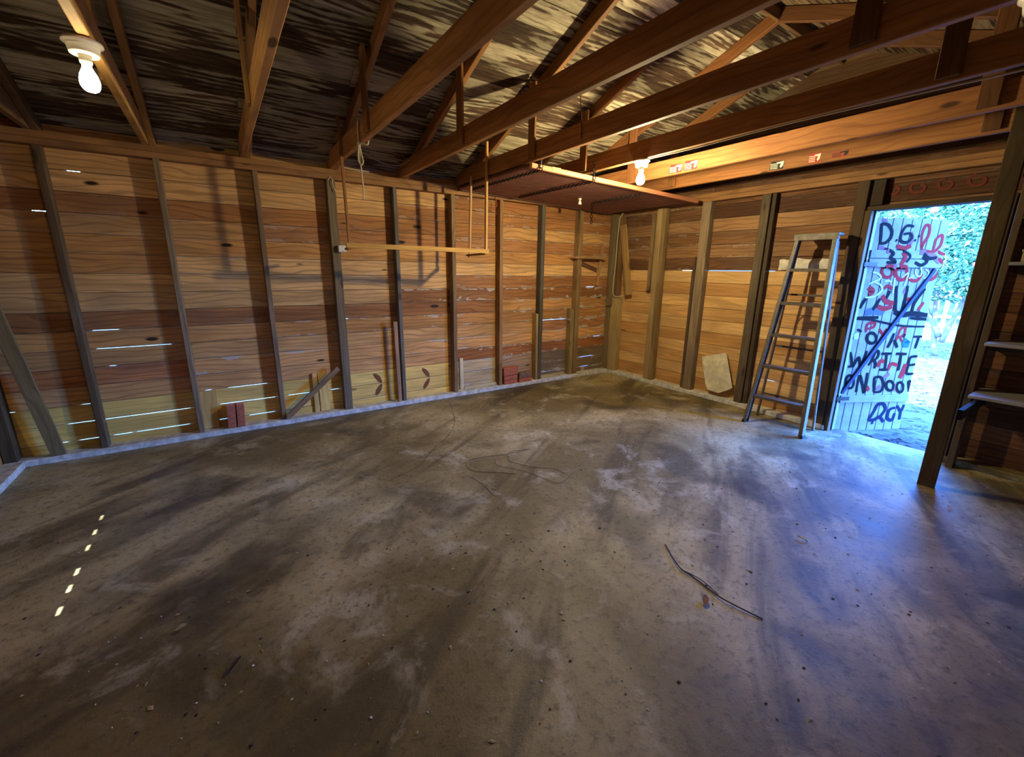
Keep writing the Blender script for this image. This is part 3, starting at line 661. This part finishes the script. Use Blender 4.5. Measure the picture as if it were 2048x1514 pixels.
# little bracket shelf near the corner
t = thing('bracket_shelf', (-.56, -.06, 1.6), 'small wooden bracket shelf fixed near the corner', 'shelf')
box('shelf_board', (-.83, -.27), (-.125, -.001), (1.603, 1.628), PINE, t, lin('#b59464')); beam('brace', (-.335, -.04, 1.25), (-.265, -.04, 1.80), .03, .03, (0, 1, 0), PINE, t, lin('#a5835a'))
beam('cross_piece', (-.68, -.02, 1.56), (-.34, -.02, 1.46), .05, .02, (0, 1, 0), GREYW, t, lin('#6e4e34'))
# boards by the corner on the right wall
tag(beam('hanging_board', (-.105, -.235, 2.05), (-.095, -.41, 1.135), .105, .022, (1, 0, 0), PINE, None, lin('#ab8a55')), 'slanting board hanging beside the corner post', 'board')
# stained white sheet on the curb
v = [(-.055, -1.56, .479), (-.055, -1.85, .569), (-.075, -1.984, .194), (-.08, -1.95, .165), (-.082, -1.837, .10), (-.082, -1.70, .107), (-.078, -1.665, .16)]
v2 = [(x+.008, y, z) for x, y, z in v]; n = 7
tag(raw('stained_sheet', v+v2, [tuple(range(n)), tuple(range(2*n-1, n-1, -1))]+[(i, i+n, (i+1) % n+n, (i+1) % n) for i in range(n)], PAPER, None, origin=(-.07, -1.8, .1)), 'stained off-white board scrap leaning tilted against the right wall', 'board')
# spray foam blob on the right wall behind the ladder
def blob(name, yr_, zr_, depth, parent, label=None):
    nu, nv = 26, 8; v = []; f = []
    for j in range(nv+1):
        for i in range(nu+1):
            u = i/nu; q = j/nv; y = yr_[0]+(yr_[1]-yr_[0])*u; z = zr_[0]+(zr_[1]-zr_[0])*q
            e = (math.sin(math.pi*u)*math.sin(math.pi*q))**.4; nz = noise.noise((y*14, z*22, 3.1))
            v.append((-.001-depth*max(0, e)*(.65+.5*nz), y+.02*noise.noise((y*9, z*9, 1))*(1), z+.018*noise.noise((y*11, z*3, 7))))
    for j in range(nv):
        for i in range(nu): a0 = j*(nu+1)+i; f.append((a0, a0+1, a0+nu+2, a0+nu+1))
    return raw(name, v, f, FOAM, parent, None, True, origin=(0, yr_[0], zr_[0]))
tag(blob('foam_patch', (-2.235, -2.705), (1.478, 1.585), .035, None), 'lumpy white foam patch on the boards behind the ladder', 'foam')

# ------------------------------------------------------------------ step ladder
t = thing('step_ladder', (-.35, -2.62, 0), 'grey metal step ladder with five steps standing by the doorway', 'ladder')
def lad(z, right):   # front rail centre line
    k = z/1.78; return V((-.505+.255*k, (-2.905+.112*k) if right else (-2.381-.107*k), z))
for rt in (False, True):
    a, b = lad(.0, rt), lad(1.775, rt); d = (b-a).normalized()
    r_ = beam('front_rail', a, b, .062, .018, (0, 1, 0), ALU, t)
    for off in (-1, 1):
        o_ = d.cross(V((0, 1, 0))).normalized()*.029*off; beam('rail_flange', a+o_+V((0, .012 if rt else -.012, 0)), b+o_+V((0, .012 if rt else -.012, 0)), .004, .022, (0, 1, 0), ALU, r_, bev=.001)
    box('foot', (-.535, -.475), (a.y-.014, a.y+.014), (0, .03), BLACKM, r_)
    ya, yb = (-2.868, -2.79) if rt else (-2.345, -2.48)
    rl = beam('rear_leg', (-.19, ya, 0), (-.205, yb, 1.72), .03, .016, (0, 1, 0), ALU, t)
    beam('spreader', lad(1.25, rt)+V((.02, 0, 0)), V((-.21, ya+(yb-ya)*.68, 1.12)), .016, .004, (0, 1, 0), ALUD, t)
for k in range(5):
    z = .285+.30*k; a, b = lad(z, False), lad(z, True); st = beam('step', a+V((.012, -.009, 0)), b+V((.012, .009, 0)), .075, .004, (.0, 0, 1), ALUD, t, bev=.001)
    beam('step_lip', a+V((-.026, -.009, -.012)), b+V((-.026, .009, -.012)), .026, .003, (1, 0, 0), ALUD, st, bev=.001); beam('step_lip', a+V((.049, -.009, -.012)), b+V((.049, .009, -.012)), .026, .003, (1, 0, 0), ALUD, st, bev=.001)
for z in (.25, .75, 1.25): beam('rear_bar', (-.195, -2.345-.135*z/1.72, z), (-.195, -2.868+.078*z/1.72, z), .02, .006, (1, 0, 0), ALUD, t)
a, b = lad(1.78, False), lad(1.78, True); box('top_cap', (-.285, -.165), (b.y-.022, a.y+.022), (1.765, 1.79), ALU, t, bev=.004)
box('top_cap_lip', (-.288, -.284), (b.y-.022, a.y+.022), (1.735, 1.788), ALU, t, bev=.001)

# ------------------------------------------------------------------ open door leaf with graffiti
UD = V((0.90060449, -0.43463956, 0)); ND = V((-0.43463956, -0.90060449, 0)); HG = V((0.062, -2.975, 0))
HG = V((0.0, -2.95, 0))
door = thing('door_1', HG+V((0, 0, -.03)), 'pale blue board door swung outward, covered in spray graffiti', None, None, 'structure')
def dp(u, v_, h=0): return HG+UD*u+ND*h+V((0, 0, v_))
nb = 8; bw = .766/nb
for i in range(nb): beam('door_board', dp((i+.5)*bw+.0, -.028, -.012), dp((i+.5)*bw, 1.92-.006*(i % 3 == 1), -.012), bw-.005, .02, ND, PAINTW, door, bev=.003)
beam('door_backing', dp(.01, .95, -.026), dp(.75, .95, -.026), 1.85, .006, ND, PAINTW, door, bev=0)
for v0, v1 in ((1.583, 1.65), (1.507, 1.578), (.268, .338)): beam('batten', dp(.012, (v0+v1)/2, .010), dp(.755, (v0+v1)/2-.01*(v0 < 1), .010), v1-v0, .02, ND, PAINTW, door, bev=.003)
beam('diagonal_brace', dp(.02, .36, .009), dp(.715, 1.495, .009), .032, .018, ND, solid('brace_dark', '#2c3140', .7), door, bev=.002)
for vv in (1.53, .31):
    h = beam('hinge', dp(-.035, vv, .022), dp(.10, vv, .022), .035, .004, ND, BLACKM, door, bev=.001); v_, f_ = tube_geo([dp(-.02, vv-.035, .016), dp(-.02, vv+.035, .016)], .009, 8); raw('hinge_pin', v_, f_, BLACKM, h, origin=dp(-.02, vv, .016))
    for u in (.03, .06, .09): lathe('hinge_screw', [(.005, 0), (.003, .003)], ALU, h, dp(u, vv, .0235), ND, 8)
INK = {'k': solid('spray_black', '#0a0a0c', .8), 'r': solid('spray_red', '#841a18', .8), 'p': solid('spray_pink', '#6e474c', .8), 'w': solid('spray_white', '#a2a4a6', .8), 'g': solid('spray_grey', '#43474b', .8), 'b': solid('spray_blue', '#234f78', .8), 'n': solid('spray_navy', '#12172a', .8)}
GRAF = 'k,0.028,0.079 1.87,0.095 1.783,0.106 1.703;k,0.03,0.08 1.866,0.145 1.86,0.195 1.81,0.197 1.753,0.154 1.712,0.102 1.707;k,0.022,0.255 1.738,0.269 1.731;k,0.026,0.406 1.853,0.331 1.855,0.296 1.788,0.308 1.731,0.368 1.72,0.409 1.758,0.383 1.794,0.32 1.787;k,0.022,0.442 1.743,0.456 1.735;k,0.022,0.471 1.772,0.487 1.776;r,0.026,0.53 1.679,0.507 1.793,0.526 1.866,0.568 1.851,0.573 1.778,0.542 1.712,0.538 1.667,0.584 1.647,0.665 1.65;r,0.026,0.659 1.652,0.661 1.747,0.705 1.788,0.725 1.765,0.721 1.699,0.688 1.655,0.737 1.629,0.811 1.629;p,0.03,0.081 1.902,0.129 1.883;p,0.04,0.096 1.67,0.136 1.667,0.194 1.631;r,0.04,0.273 1.69,0.352 1.671,0.421 1.693;p,0.03,0.394 1.806,0.42 1.75,0.4 1.676;r,0.04,0.332 1.634,0.363 1.593,0.331 1.526;r,0.03,0.291 1.471,0.288 1.441,0.266 1.423,0.232 1.422,0.2 1.44,0.182 1.47,0.185 1.499,0.207 1.518,0.241 1.518,0.273 1.5,0.291 1.471;r,0.034,0.445 1.46,0.443 1.425,0.418 1.403,0.381 1.403,0.345 1.424,0.324 1.459,0.326 1.493,0.351 1.515,0.388 1.515,0.424 1.495,0.445 1.46;r,0.03,0.466 1.418,0.519 1.395,0.577 1.404,0.604 1.454;r,0.034,0.708 1.59,0.782 1.532,0.774 1.473,0.737 1.421,0.682 1.399;p,0.05,0.501 1.637,0.604 1.63,0.728 1.557;p,0.045,0.214 1.557,0.296 1.509,0.44 1.494;k,0.03,0.168 1.659,0.236 1.624,0.215 1.59,0.275 1.55,0.186 1.549;k,0.03,0.544 1.629,0.606 1.589,0.685 1.598;k,0.03,0.474 1.553,0.542 1.529,0.593 1.563,0.541 1.604;k,0.022,0.296 1.658,0.408 1.61,0.384 1.552;w,0.016,0.09 1.463,0.152 1.448,0.183 1.415,0.12 1.381,0.075 1.362;w,0.016,0.12 1.381,0.199 1.352,0.219 1.305,0.152 1.253,0.064 1.244;w,0.014,0.228 1.386,0.267 1.391,0.304 1.382;w,0.018,0.325 1.417,0.334 1.357,0.341 1.28;w,0.014,0.4 1.422,0.452 1.46,0.451 1.401,0.439 1.349;w,0.014,0.473 1.414,0.52 1.444;w,0.014,0.591 1.47,0.589 1.443,0.569 1.432,0.543 1.443,0.526 1.47,0.528 1.497,0.548 1.508,0.574 1.497,0.591 1.47;w,0.014,0.624 1.492,0.663 1.471,0.652 1.429,0.625 1.415;r,0.05,0.083 1.33,0.13 1.3,0.097 1.27;r,0.03,0.244 1.322,0.278 1.348,0.326 1.319;r,0.045,0.24 1.262,0.293 1.211,0.379 1.193;r,0.045,0.213 1.167,0.29 1.145,0.366 1.167;r,0.035,0.472 1.229,0.562 1.238,0.594 1.29;r,0.03,0.645 1.128,0.692 1.203;k,0.03,0.084 1.244,0.059 1.201,0.037 1.149;k,0.03,0.226 1.236,0.199 1.184,0.172 1.132;k,0.035,0.363 1.349,0.386 1.246,0.413 1.123,0.475 1.106,0.485 1.237,0.48 1.35;k,0.03,0.672 1.325,0.614 1.238,0.59 1.176,0.591 1.079;k,0.03,0.309 1.306,0.287 1.236;g,0.04,0.094 1.119,0.181 1.136,0.298 1.114;k,0.035,0.004 1.058,0.249 1.066;k,0.05,0.4 1.114,0.509 1.092,0.6 1.101,0.779 1.083;p,0.05,0.487 1.324,0.458 1.281;k,0.02,0.011 1.053,0.183 1.043,0.433 0.999,0.606 0.984,0.768 0.981;k,0.03,0.585 1.062,0.77 1.048;g,0.03,0.11 1.09,0.187 1.107,0.273 1.094;k,0.022,0.059 0.96,0.105 0.937;w,0.06,0.034 0.893,0.083 0.901;k,0.03,0.276 0.877,0.273 0.849,0.253 0.832,0.222 0.832,0.192 0.849,0.176 0.878,0.178 0.906,0.199 0.923,0.23 0.922,0.259 0.905,0.276 0.877;k,0.03,0.415 0.786,0.437 0.843,0.454 0.921;k,0.03,0.47 0.861,0.521 0.786;b,0.07,0.614 0.86,0.596 0.827,0.643 0.813;k,0.022,0.671 0.887,0.767 0.888;k,0.026,0.73 0.889,0.724 0.831,0.718 0.776;k,0.024,0.572 0.916,0.561 0.879;r,0.026,0.153 0.932,0.151 1.005,0.22 1.018,0.224 0.982,0.166 0.964;r,0.024,0.285 0.963,0.336 0.908;r,0.024,0.364 0.963,0.341 0.908,0.314 0.849;r,0.024,0.493 0.852,0.513 0.958,0.556 0.973,0.562 0.911,0.507 0.879;r,0.02,0.529 0.879,0.56 0.842;k,0.028,0.034 0.751,0.063 0.681,0.089 0.614,0.132 0.698,0.173 0.613,0.192 0.688,0.205 0.76;k,0.026,0.042 0.611,0.082 0.619;k,0.028,0.255 0.621,0.282 0.686,0.302 0.752,0.332 0.747,0.332 0.695,0.283 0.658;k,0.028,0.294 0.677,0.325 0.639,0.326 0.591;k,0.026,0.366 0.73,0.477 0.73;k,0.028,0.424 0.731,0.442 0.579;k,0.026,0.383 0.578,0.47 0.576;k,0.028,0.524 0.728,0.641 0.723;k,0.03,0.581 0.724,0.587 0.644,0.591 0.565;k,0.028,0.778 0.7,0.693 0.691,0.687 0.613,0.692 0.536,0.775 0.532;k,0.024,0.698 0.615,0.766 0.623;r,0.035,0.355 0.605,0.378 0.661,0.435 0.646;r,0.035,0.477 0.569,0.498 0.631,0.573 0.615;r,0.05,0.661 0.628,0.648 0.556,0.628 0.489;p,0.04,0.448 0.493,0.501 0.54;k,0.028,0.138 0.466,0.138 0.429,0.121 0.407,0.093 0.408,0.066 0.431,0.049 0.468,0.049 0.505,0.066 0.527,0.093 0.526,0.121 0.503,0.138 0.466;k,0.028,0.185 0.363,0.183 0.525,0.238 0.43,0.271 0.361,0.262 0.552;k,0.028,0.348 0.505,0.379 0.358;k,0.028,0.348 0.505,0.418 0.503,0.464 0.429,0.448 0.366,0.379 0.358;k,0.028,0.581 0.416,0.58 0.389,0.564 0.372,0.538 0.373,0.512 0.391,0.497 0.419,0.498 0.446,0.514 0.463,0.54 0.462,0.565 0.444,0.581 0.416;k,0.028,0.693 0.399,0.694 0.37,0.68 0.352,0.656 0.353,0.633 0.371,0.618 0.401,0.617 0.43,0.631 0.447,0.654 0.447,0.678 0.428,0.693 0.399;k,0.026,0.731 0.462,0.771 0.347;k,0.026,0.731 0.462,0.773 0.441,0.749 0.407;r,0.04,0.283 0.419,0.316 0.374;p,0.06,0.403 0.416,0.432 0.386;p,0.05,0.592 0.441,0.591 0.362;n,0.035,0.384 0.074,0.424 0.158,0.45 0.227,0.508 0.238,0.549 0.184,0.509 0.105;n,0.035,0.39 0.074,0.454 0.081,0.503 0.105,0.561 0.052;n,0.034,0.657 0.196,0.596 0.172,0.595 0.091,0.651 0.069,0.666 0.14;n,0.03,0.674 0.215,0.728 0.158,0.75 0.223;n,0.03,0.728 0.158,0.735 0.071;n,0.05,0.427 0.057,0.449 0.056'
LIFT = {'p': .0004, 'g': .0006, 'r': .0010, 'k': .0016, 'b': .0022, 'n': .0016, 'w': .0030}
for gi, s in enumerate(GRAF.split(';')):
    e = s.split(','); wd = float(e[1]); pts = [V((float(a.split(' ')[0]), float(a.split(' ')[1]), 0)) for a in e[2:]]
    p = smooth_pts(pts, 6) if len(pts) > 2 else [pts[0].lerp(pts[-1], k/6) for k in range(7)]
    v = []; f = []; n = len(p)
    for i, q in enumerate(p):
        d = (p[min(i+1, n-1)]-p[max(i-1, 0)]).normalized(); sd_ = V((-d.y, d.x, 0))*wd*.5*(.75+.25*math.sin(math.pi*(i+.6)/n))*(1+.12*noise.noise((q.x*40, q.y*40, gi)))
        onb = 1.505 < q.y < 1.652 or .262 < q.y < .34
        hh = (.0208 if onb else .0003-.0016)+.0012+LIFT[e[0]]+gi*2e-6
        for w_ in (q+sd_, q-sd_): v.append(dp(min(max(w_.x, .003), .763), w_.y, hh))
        if i: f.append((2*i-2, 2*i-1, 2*i+1, 2*i))
    raw('graffiti_stroke', v, f, INK[e[0]], door, origin=v[0])

# ------------------------------------------------------------------ shelving right of the doorway
t = thing('wall_shelving', (-.4, -4.3, 0), 'dark wooden shelving on a tall post right of the doorway', 'shelving')
beam('post', (-.745, -3.80, 0), (-.745, -3.80, 2.42), .09, .038, (1, 0, 0), GREYW, t, lin('#43351f'))
SHM = GREYW
for z, xf in ((.62, -.39), (.99, -.33), (1.535, -.275), (1.837, -.22)):
    s = box('shelf_board', (xf, -.002), (YS+.01, -3.83), (z-.022, z), SHM, t, lin('#94948f'))
    box('cleat', (-.10, -.002), (YS+.01, -3.84), (z-.075, z-.024), SHM, s, lin('#4a3c2a'))
for z in (.60, 2.1): beam('cross_rail', (-.725, -3.865, z-.06), (-.002, -3.865, z-.06), .07, .03, (0, 1, 0), SHM, t, lin('#221a12'))
for y in (-4.45, -4.95): beam('back_post', (-.30, y, 0), (-.30, y, 1.84), .06, .038, (1, 0, 0), SHM, t, lin('#4a3c2a'))
t = thing('small_box', (-.16, -3.93, 1.535), 'small tan box on the upper shelf at the right edge', 'box')
box('carton', (-.24, -.08), (-4.03, -3.875), (1.536, 1.60), solid('tan_card', '#a08c62', .8, 0, .2, 20), t); box('lid', (-.245, -.075), (-4.035, -3.87), (1.60, 1.615), solid('tan_card_lid', '#b09c70', .8, 0, .2, 20), t)
t = thing('plastic_vine', (-.70, -3.86, 2.24), 'green plastic leaves hanging from the post at upper right', 'vine')
tube('stem', [(-.73, -3.85, 2.28), (-.74, -3.865, 2.22), (-.735, -3.87, 2.15)], .003, GREENP, t)
for k in range(7):
    c = V((-.745, -3.862-.004*(k % 2), 2.27-.018*k)); a = k*2.4; d = V((-.3, math.cos(a), math.sin(a))).normalized()*.028; s = V((0, -d.z, d.y))*.4
    raw('leaf', [c, c+d*.5+s, c+d, c+d*.5-s], [(0, 1, 2, 3)], GREENP, t, origin=c)

# ------------------------------------------------------------------ floor litter
tag(tube('twig', [(-2.879, -3.229, .004), (-2.983, -3.387, .012), (-2.983, -3.465, .006), (-2.996, -3.565, .006), (-3.006, -3.644, .012), (-2.966, -3.788, .004)], .003, TWIG), 'long thin dry twig lying on the floor in front of the leaf', 'twig')
tag(tube('twig', [(-2.983, -3.40, .004), (-2.975, -3.5, .01), (-2.99, -3.6, .004)], .002, TWIG), 'shorter twig lying across the long dry twig', 'twig')
wire([(-2.74, -1.798, .003), (-2.952, -1.782, .004), (-3.172, -1.722, .004), (-3.30, -1.738, .004), (-3.337, -1.847, .004), (-3.308, -1.923, .004), (-3.178, -2.025, .004), (-3.098, -2.104, .003)], 'rusty wire in a wide loop on the floor, left part of the tangle', .0018, WIREM)
wire([(-2.74, -1.798, .004), (-2.913, -1.76, .006), (-2.98, -1.832, .006), (-3.011, -1.921, .006), (-2.933, -2.063, .006), (-2.869, -2.133, .006), (-2.806, -2.203, .006), (-2.785, -2.293, .004)], 'rusty wire curling through the middle of the floor tangle', .0018, WIREM)
wire([(-3.096, -1.824, .005), (-3.136, -1.924, .008), (-3.08, -2.01, .008), (-3.018, -2.117, .008), (-2.972, -2.266, .008), (-2.93, -2.381, .008), (-2.856, -2.375, .006), (-2.725, -2.312, .004)], 'rusty wire hooked at its right end in the floor tangle', .0018, WIREM)
def leaf(name, c, L, wd, rz, mat, label):
    v = []; f = []; n = 8
    for i in range(n+1):
        u = i/n; h = .004+.010*math.sin(u*math.pi)*.6+.006*u; ww = wd*math.sin(math.pi*min(1, u*.96+.02))**.8/2
        v += [V((u*L-L/2, ww, h+.008)), V((u*L-L/2, 0, h)), V((u*L-L/2, -ww, h+.006))]
        if i:
            a = 3*i; f += [(a-3, a, a+1, a-2), (a-2, a+1, a+2, a-1)]
    R = Matrix.Rotation(rz, 3, 'Z'); v = [R @ q+V(c) for q in v]
    return tag(raw(name, v, f, mat, None, None, True, origin=c), label, 'leaf', 'fallen leaves on the floor')
leaf('fallen_leaf', (-3.082, -3.594, 0), .065, .028, .5, LEAFB, 'rusty brown curled leaf beside the long twig'); leaf('fallen_leaf', (-5.014, -2.515, 0), .045, .022, .2, LEAFP, 'small pale leaf on the dark floor at lower left')
leaf('fallen_leaf', (-4.843, -2.83, 0), .07, .016, .9, TWIG, 'dark brown sliver of bark on the floor at lower left'); leaf('fallen_leaf', (-2.20, -3.62, 0), .05, .016, 1.6, CHIP, 'pale curled leaf on the blue lit floor')
leaf('fallen_leaf', (-1.05, -3.98, 0), .05, .02, .4, LEAFP, 'pale leaf on the floor right of the shelf post')
# fine litter: chips, crumbs
def litter(name, mat, n, size, seed, label):
    r = random.Random(seed); v = []; f = []
    for _ in range(n):
        x = r.uniform(-5.6, -.3); y = r.uniform(-4.4, -.3) if r.random() < .4 else r.uniform(-4.4, -2.2); s = size*r.uniform(.4, 1.4); a = r.uniform(0, 6.3); k = len(v); e = r.uniform(.3, .9)
        ca, sa = math.cos(a)*s, math.sin(a)*s
        v += [(x+ca, y+sa, .0012), (x-sa*e, y+ca*e, .0025), (x-ca, y-sa, .0012), (x+sa*e, y-ca*e, .003), (x, y, .0045)]
        f += [(k, k+1, k+4), (k+1, k+2, k+4), (k+2, k+3, k+4), (k+3, k, k+4)]
    return tag(raw(name, v, f, mat), label, 'litter', None, 'stuff')
litter('pale_litter', CHIP, 260, .0055, 3, 'tiny pale chips scattered over the floor'); litter('dark_litter', TWIG, 420, .007, 4, 'tiny dark crumbs and bark scattered over the floor'); litter('leaf_litter', LEAFP, 110, .012, 8, 'small dry leaf scraps scattered over the floor')

# ------------------------------------------------------------------ outdoors
def ground_mat():
    b = NB('yard_ground'); tc = b.n('ShaderNodeTexCoord'); p = tc.outputs['Object']
    a = b.noise(p, 2.5, 6, .65); c_ = b.noise(p, 22, 5, .7)
    c = b.mix(b.ramp(a, .35, .65), lin('#302c28'), lin('#48443e')); c = b.mix(b.math('MULTIPLY', b.ramp(c_, .5, .66), .6), c, lin('#262420'))
    b.l(c, b.b.inputs['Base Color']); b.b.inputs['Roughness'].default_value = .95; b.bump(c_, .6, .03); return b.m
GR = ground_mat()
g_ = box('ground', (-30, 45), (-35, 35), (-.5, -.07), GR, None, bev=0); tag(g_, 'leaf strewn dirt yard outside the doorway', None, None, 'structure')
LG = solid('shrub_leaf', '#234a26', .45, 0, .25, 3); LG2 = solid('shrub_leaf_pale', '#3f6a3a', .45, 0, .25, 3); BARK = solid('bark', '#5d5044', .9, 0, .3, 12)
def leaves(name, c, rad, n, size, seed, mats, parent, zmin=.0):
    r = random.Random(seed); v = []; f = []; mid = []
    for _ in range(n):
        while True:
            q = V((r.uniform(-1, 1), r.uniform(-1, 1), r.uniform(-1, 1)))
            if .35 < q.length < 1: break
        p = V(c)+V((q.x*rad[0], q.y*rad[1], q.z*rad[2]))
        if p.z < zmin: continue
        d = V((r.gauss(0, 1), r.gauss(0, 1), r.gauss(0, .7)-.3)).normalized(); s_ = d.cross(V((r.gauss(0, 1), r.gauss(0, 1), r.gauss(0, 1)))).normalized(); L = size*r.uniform(.7, 1.3); k = len(v); up = d.cross(s_)*L*.12
        v += [p, p+d*L*.4+s_*L*.24-up, p+d*L, p+d*L*.4-s_*L*.24-up, p+d*L*.45+up]
        f += [(k, k+1, k+4), (k+1, k+2, k+4), (k+2, k+3, k+4), (k+3, k, k+4)]; mid += [0 if r.random() < .6 else 1]*4
    o = raw(name, v, f, mats, parent, None, False, mid, origin=c); o['kind'] = 'stuff'; return o
t = thing('camellia_shrub', (6.8, -2.2, -.07), 'leafy green shrub with red flowers outside the doorway', 'shrub')
leaves('foliage', (6.8, -2.4, 1.95), (1.6, 2.5, 1.15), 8000, .11, 21, [LG, LG2], t, 1.0)
for a, b in (((6.8, -2.2, -.07), (6.9, -2.0, 1.9)), ((6.8, -2.25, .2), (6.6, -2.8, 2.0)), ((6.8, -2.2, .3), (7.1, -1.4, 2.0))): tube('stem', [a, tuple((V(a)+V(b))/2+V((.05, .08, 0))), b], .05, BARK, t, r2=.02)
FL = solid('red_petal', '#c8283a', .5)
for p in ((5.25, -2.28, 1.78), (5.3, -2.72, 1.62), (5.35, -2.05, 2.5)):
    fl = lathe('flower', [(.006, 0), (.035, .008), (.05, .03), (.03, .035), (.012, .03)], FL, t, p, (-1, -.2, .2), 10)
t = thing('background_tree', (16, 1.5, -.07), 'big leafy tree beyond the shrub, filling the doorway background', 'tree')
leaves('foliage', (16, 1.5, 2.9), (2.5, 6.5, 1.6), 9000, .22, 22, [LG, LG2], t, 1.4); tube('trunk', [(16, 1.5, -.07), (16.1, 1.6, 2), (16, 1.5, 3.4)], .18, BARK, t, r2=.1)
t = thing('yard_fence', (14, 0, -.07), 'white picket fence far out in the yard', 'fence')
FW = solid('fence_white', '#a8aaab', .6)
for i in range(26): box('picket', (13.0, 13.02), (-3.9+i*.22, -3.81+i*.22), (-.05, 1.05), FW, t)
for z in (.25, .85): box('fence_rail', (13.021, 13.06), (-4.0, 1.9), (z, z+.08), FW, t)
t = thing('neighbour_house', (21, -1, -.07), 'pale blue house behind the white picket fence', 'house')
box('wall', (20, 26), (-9, 12), (-.07, 2.9), solid('house_blue', '#3d4a60', .8), t, bev=0)
raw('roof', [(19.5, -9.5, 2.9), (26.5, -9.5, 2.9), (26.5, 12.5, 2.9), (19.5, 12.5, 2.9), (23, -9.5, 4.2), (23, 12.5, 4.2)], [(0, 3, 5, 4), (1, 4, 5, 2), (0, 4, 1), (3, 2, 5), (0, 1, 2, 3)], solid('house_roof', '#6a6c70', .9), t, origin=(23, 0, 2.9))
for y in (-4, -1, 2, 5):
    wn = box('window', (19.97, 20.0), (y, y+1.0), (.9, 2.2), FW, t, bev=0); box('pane', (19.95, 19.968), (y+.08, y+.92), (.98, 2.12), solid('pane_dark', '#2c3a4a', .1), wn, bev=0)
def yard_leaves():
    r = random.Random(31); v = []; f = []
    for _ in range(5200):
        x = .15+9*r.random()**1.6; y = r.uniform(-5.5, 1.5); a = r.uniform(0, 6.3); s = r.uniform(.02, .05); k = len(v); ca, sa = math.cos(a)*s, math.sin(a)*s; h = r.uniform(.004, .025)
        v += [(x+ca, y+sa, -.068+h*.3), (x-sa*.45, y+ca*.45, -.068+h), (x-ca, y-sa, -.068+h*.5), (x+sa*.45, y-ca*.45, -.068+h*.8)]; f.append((k, k+1, k+2, k+3))
    tag(raw('yard_leaves', v, f, solid('brown_yard_leaf', '#453c33', .9, 0, .3, 2)), 'brown fallen leaves strewn over the yard', 'leaves', None, 'stuff')
yard_leaves()
bpy.context.view_layer.update()
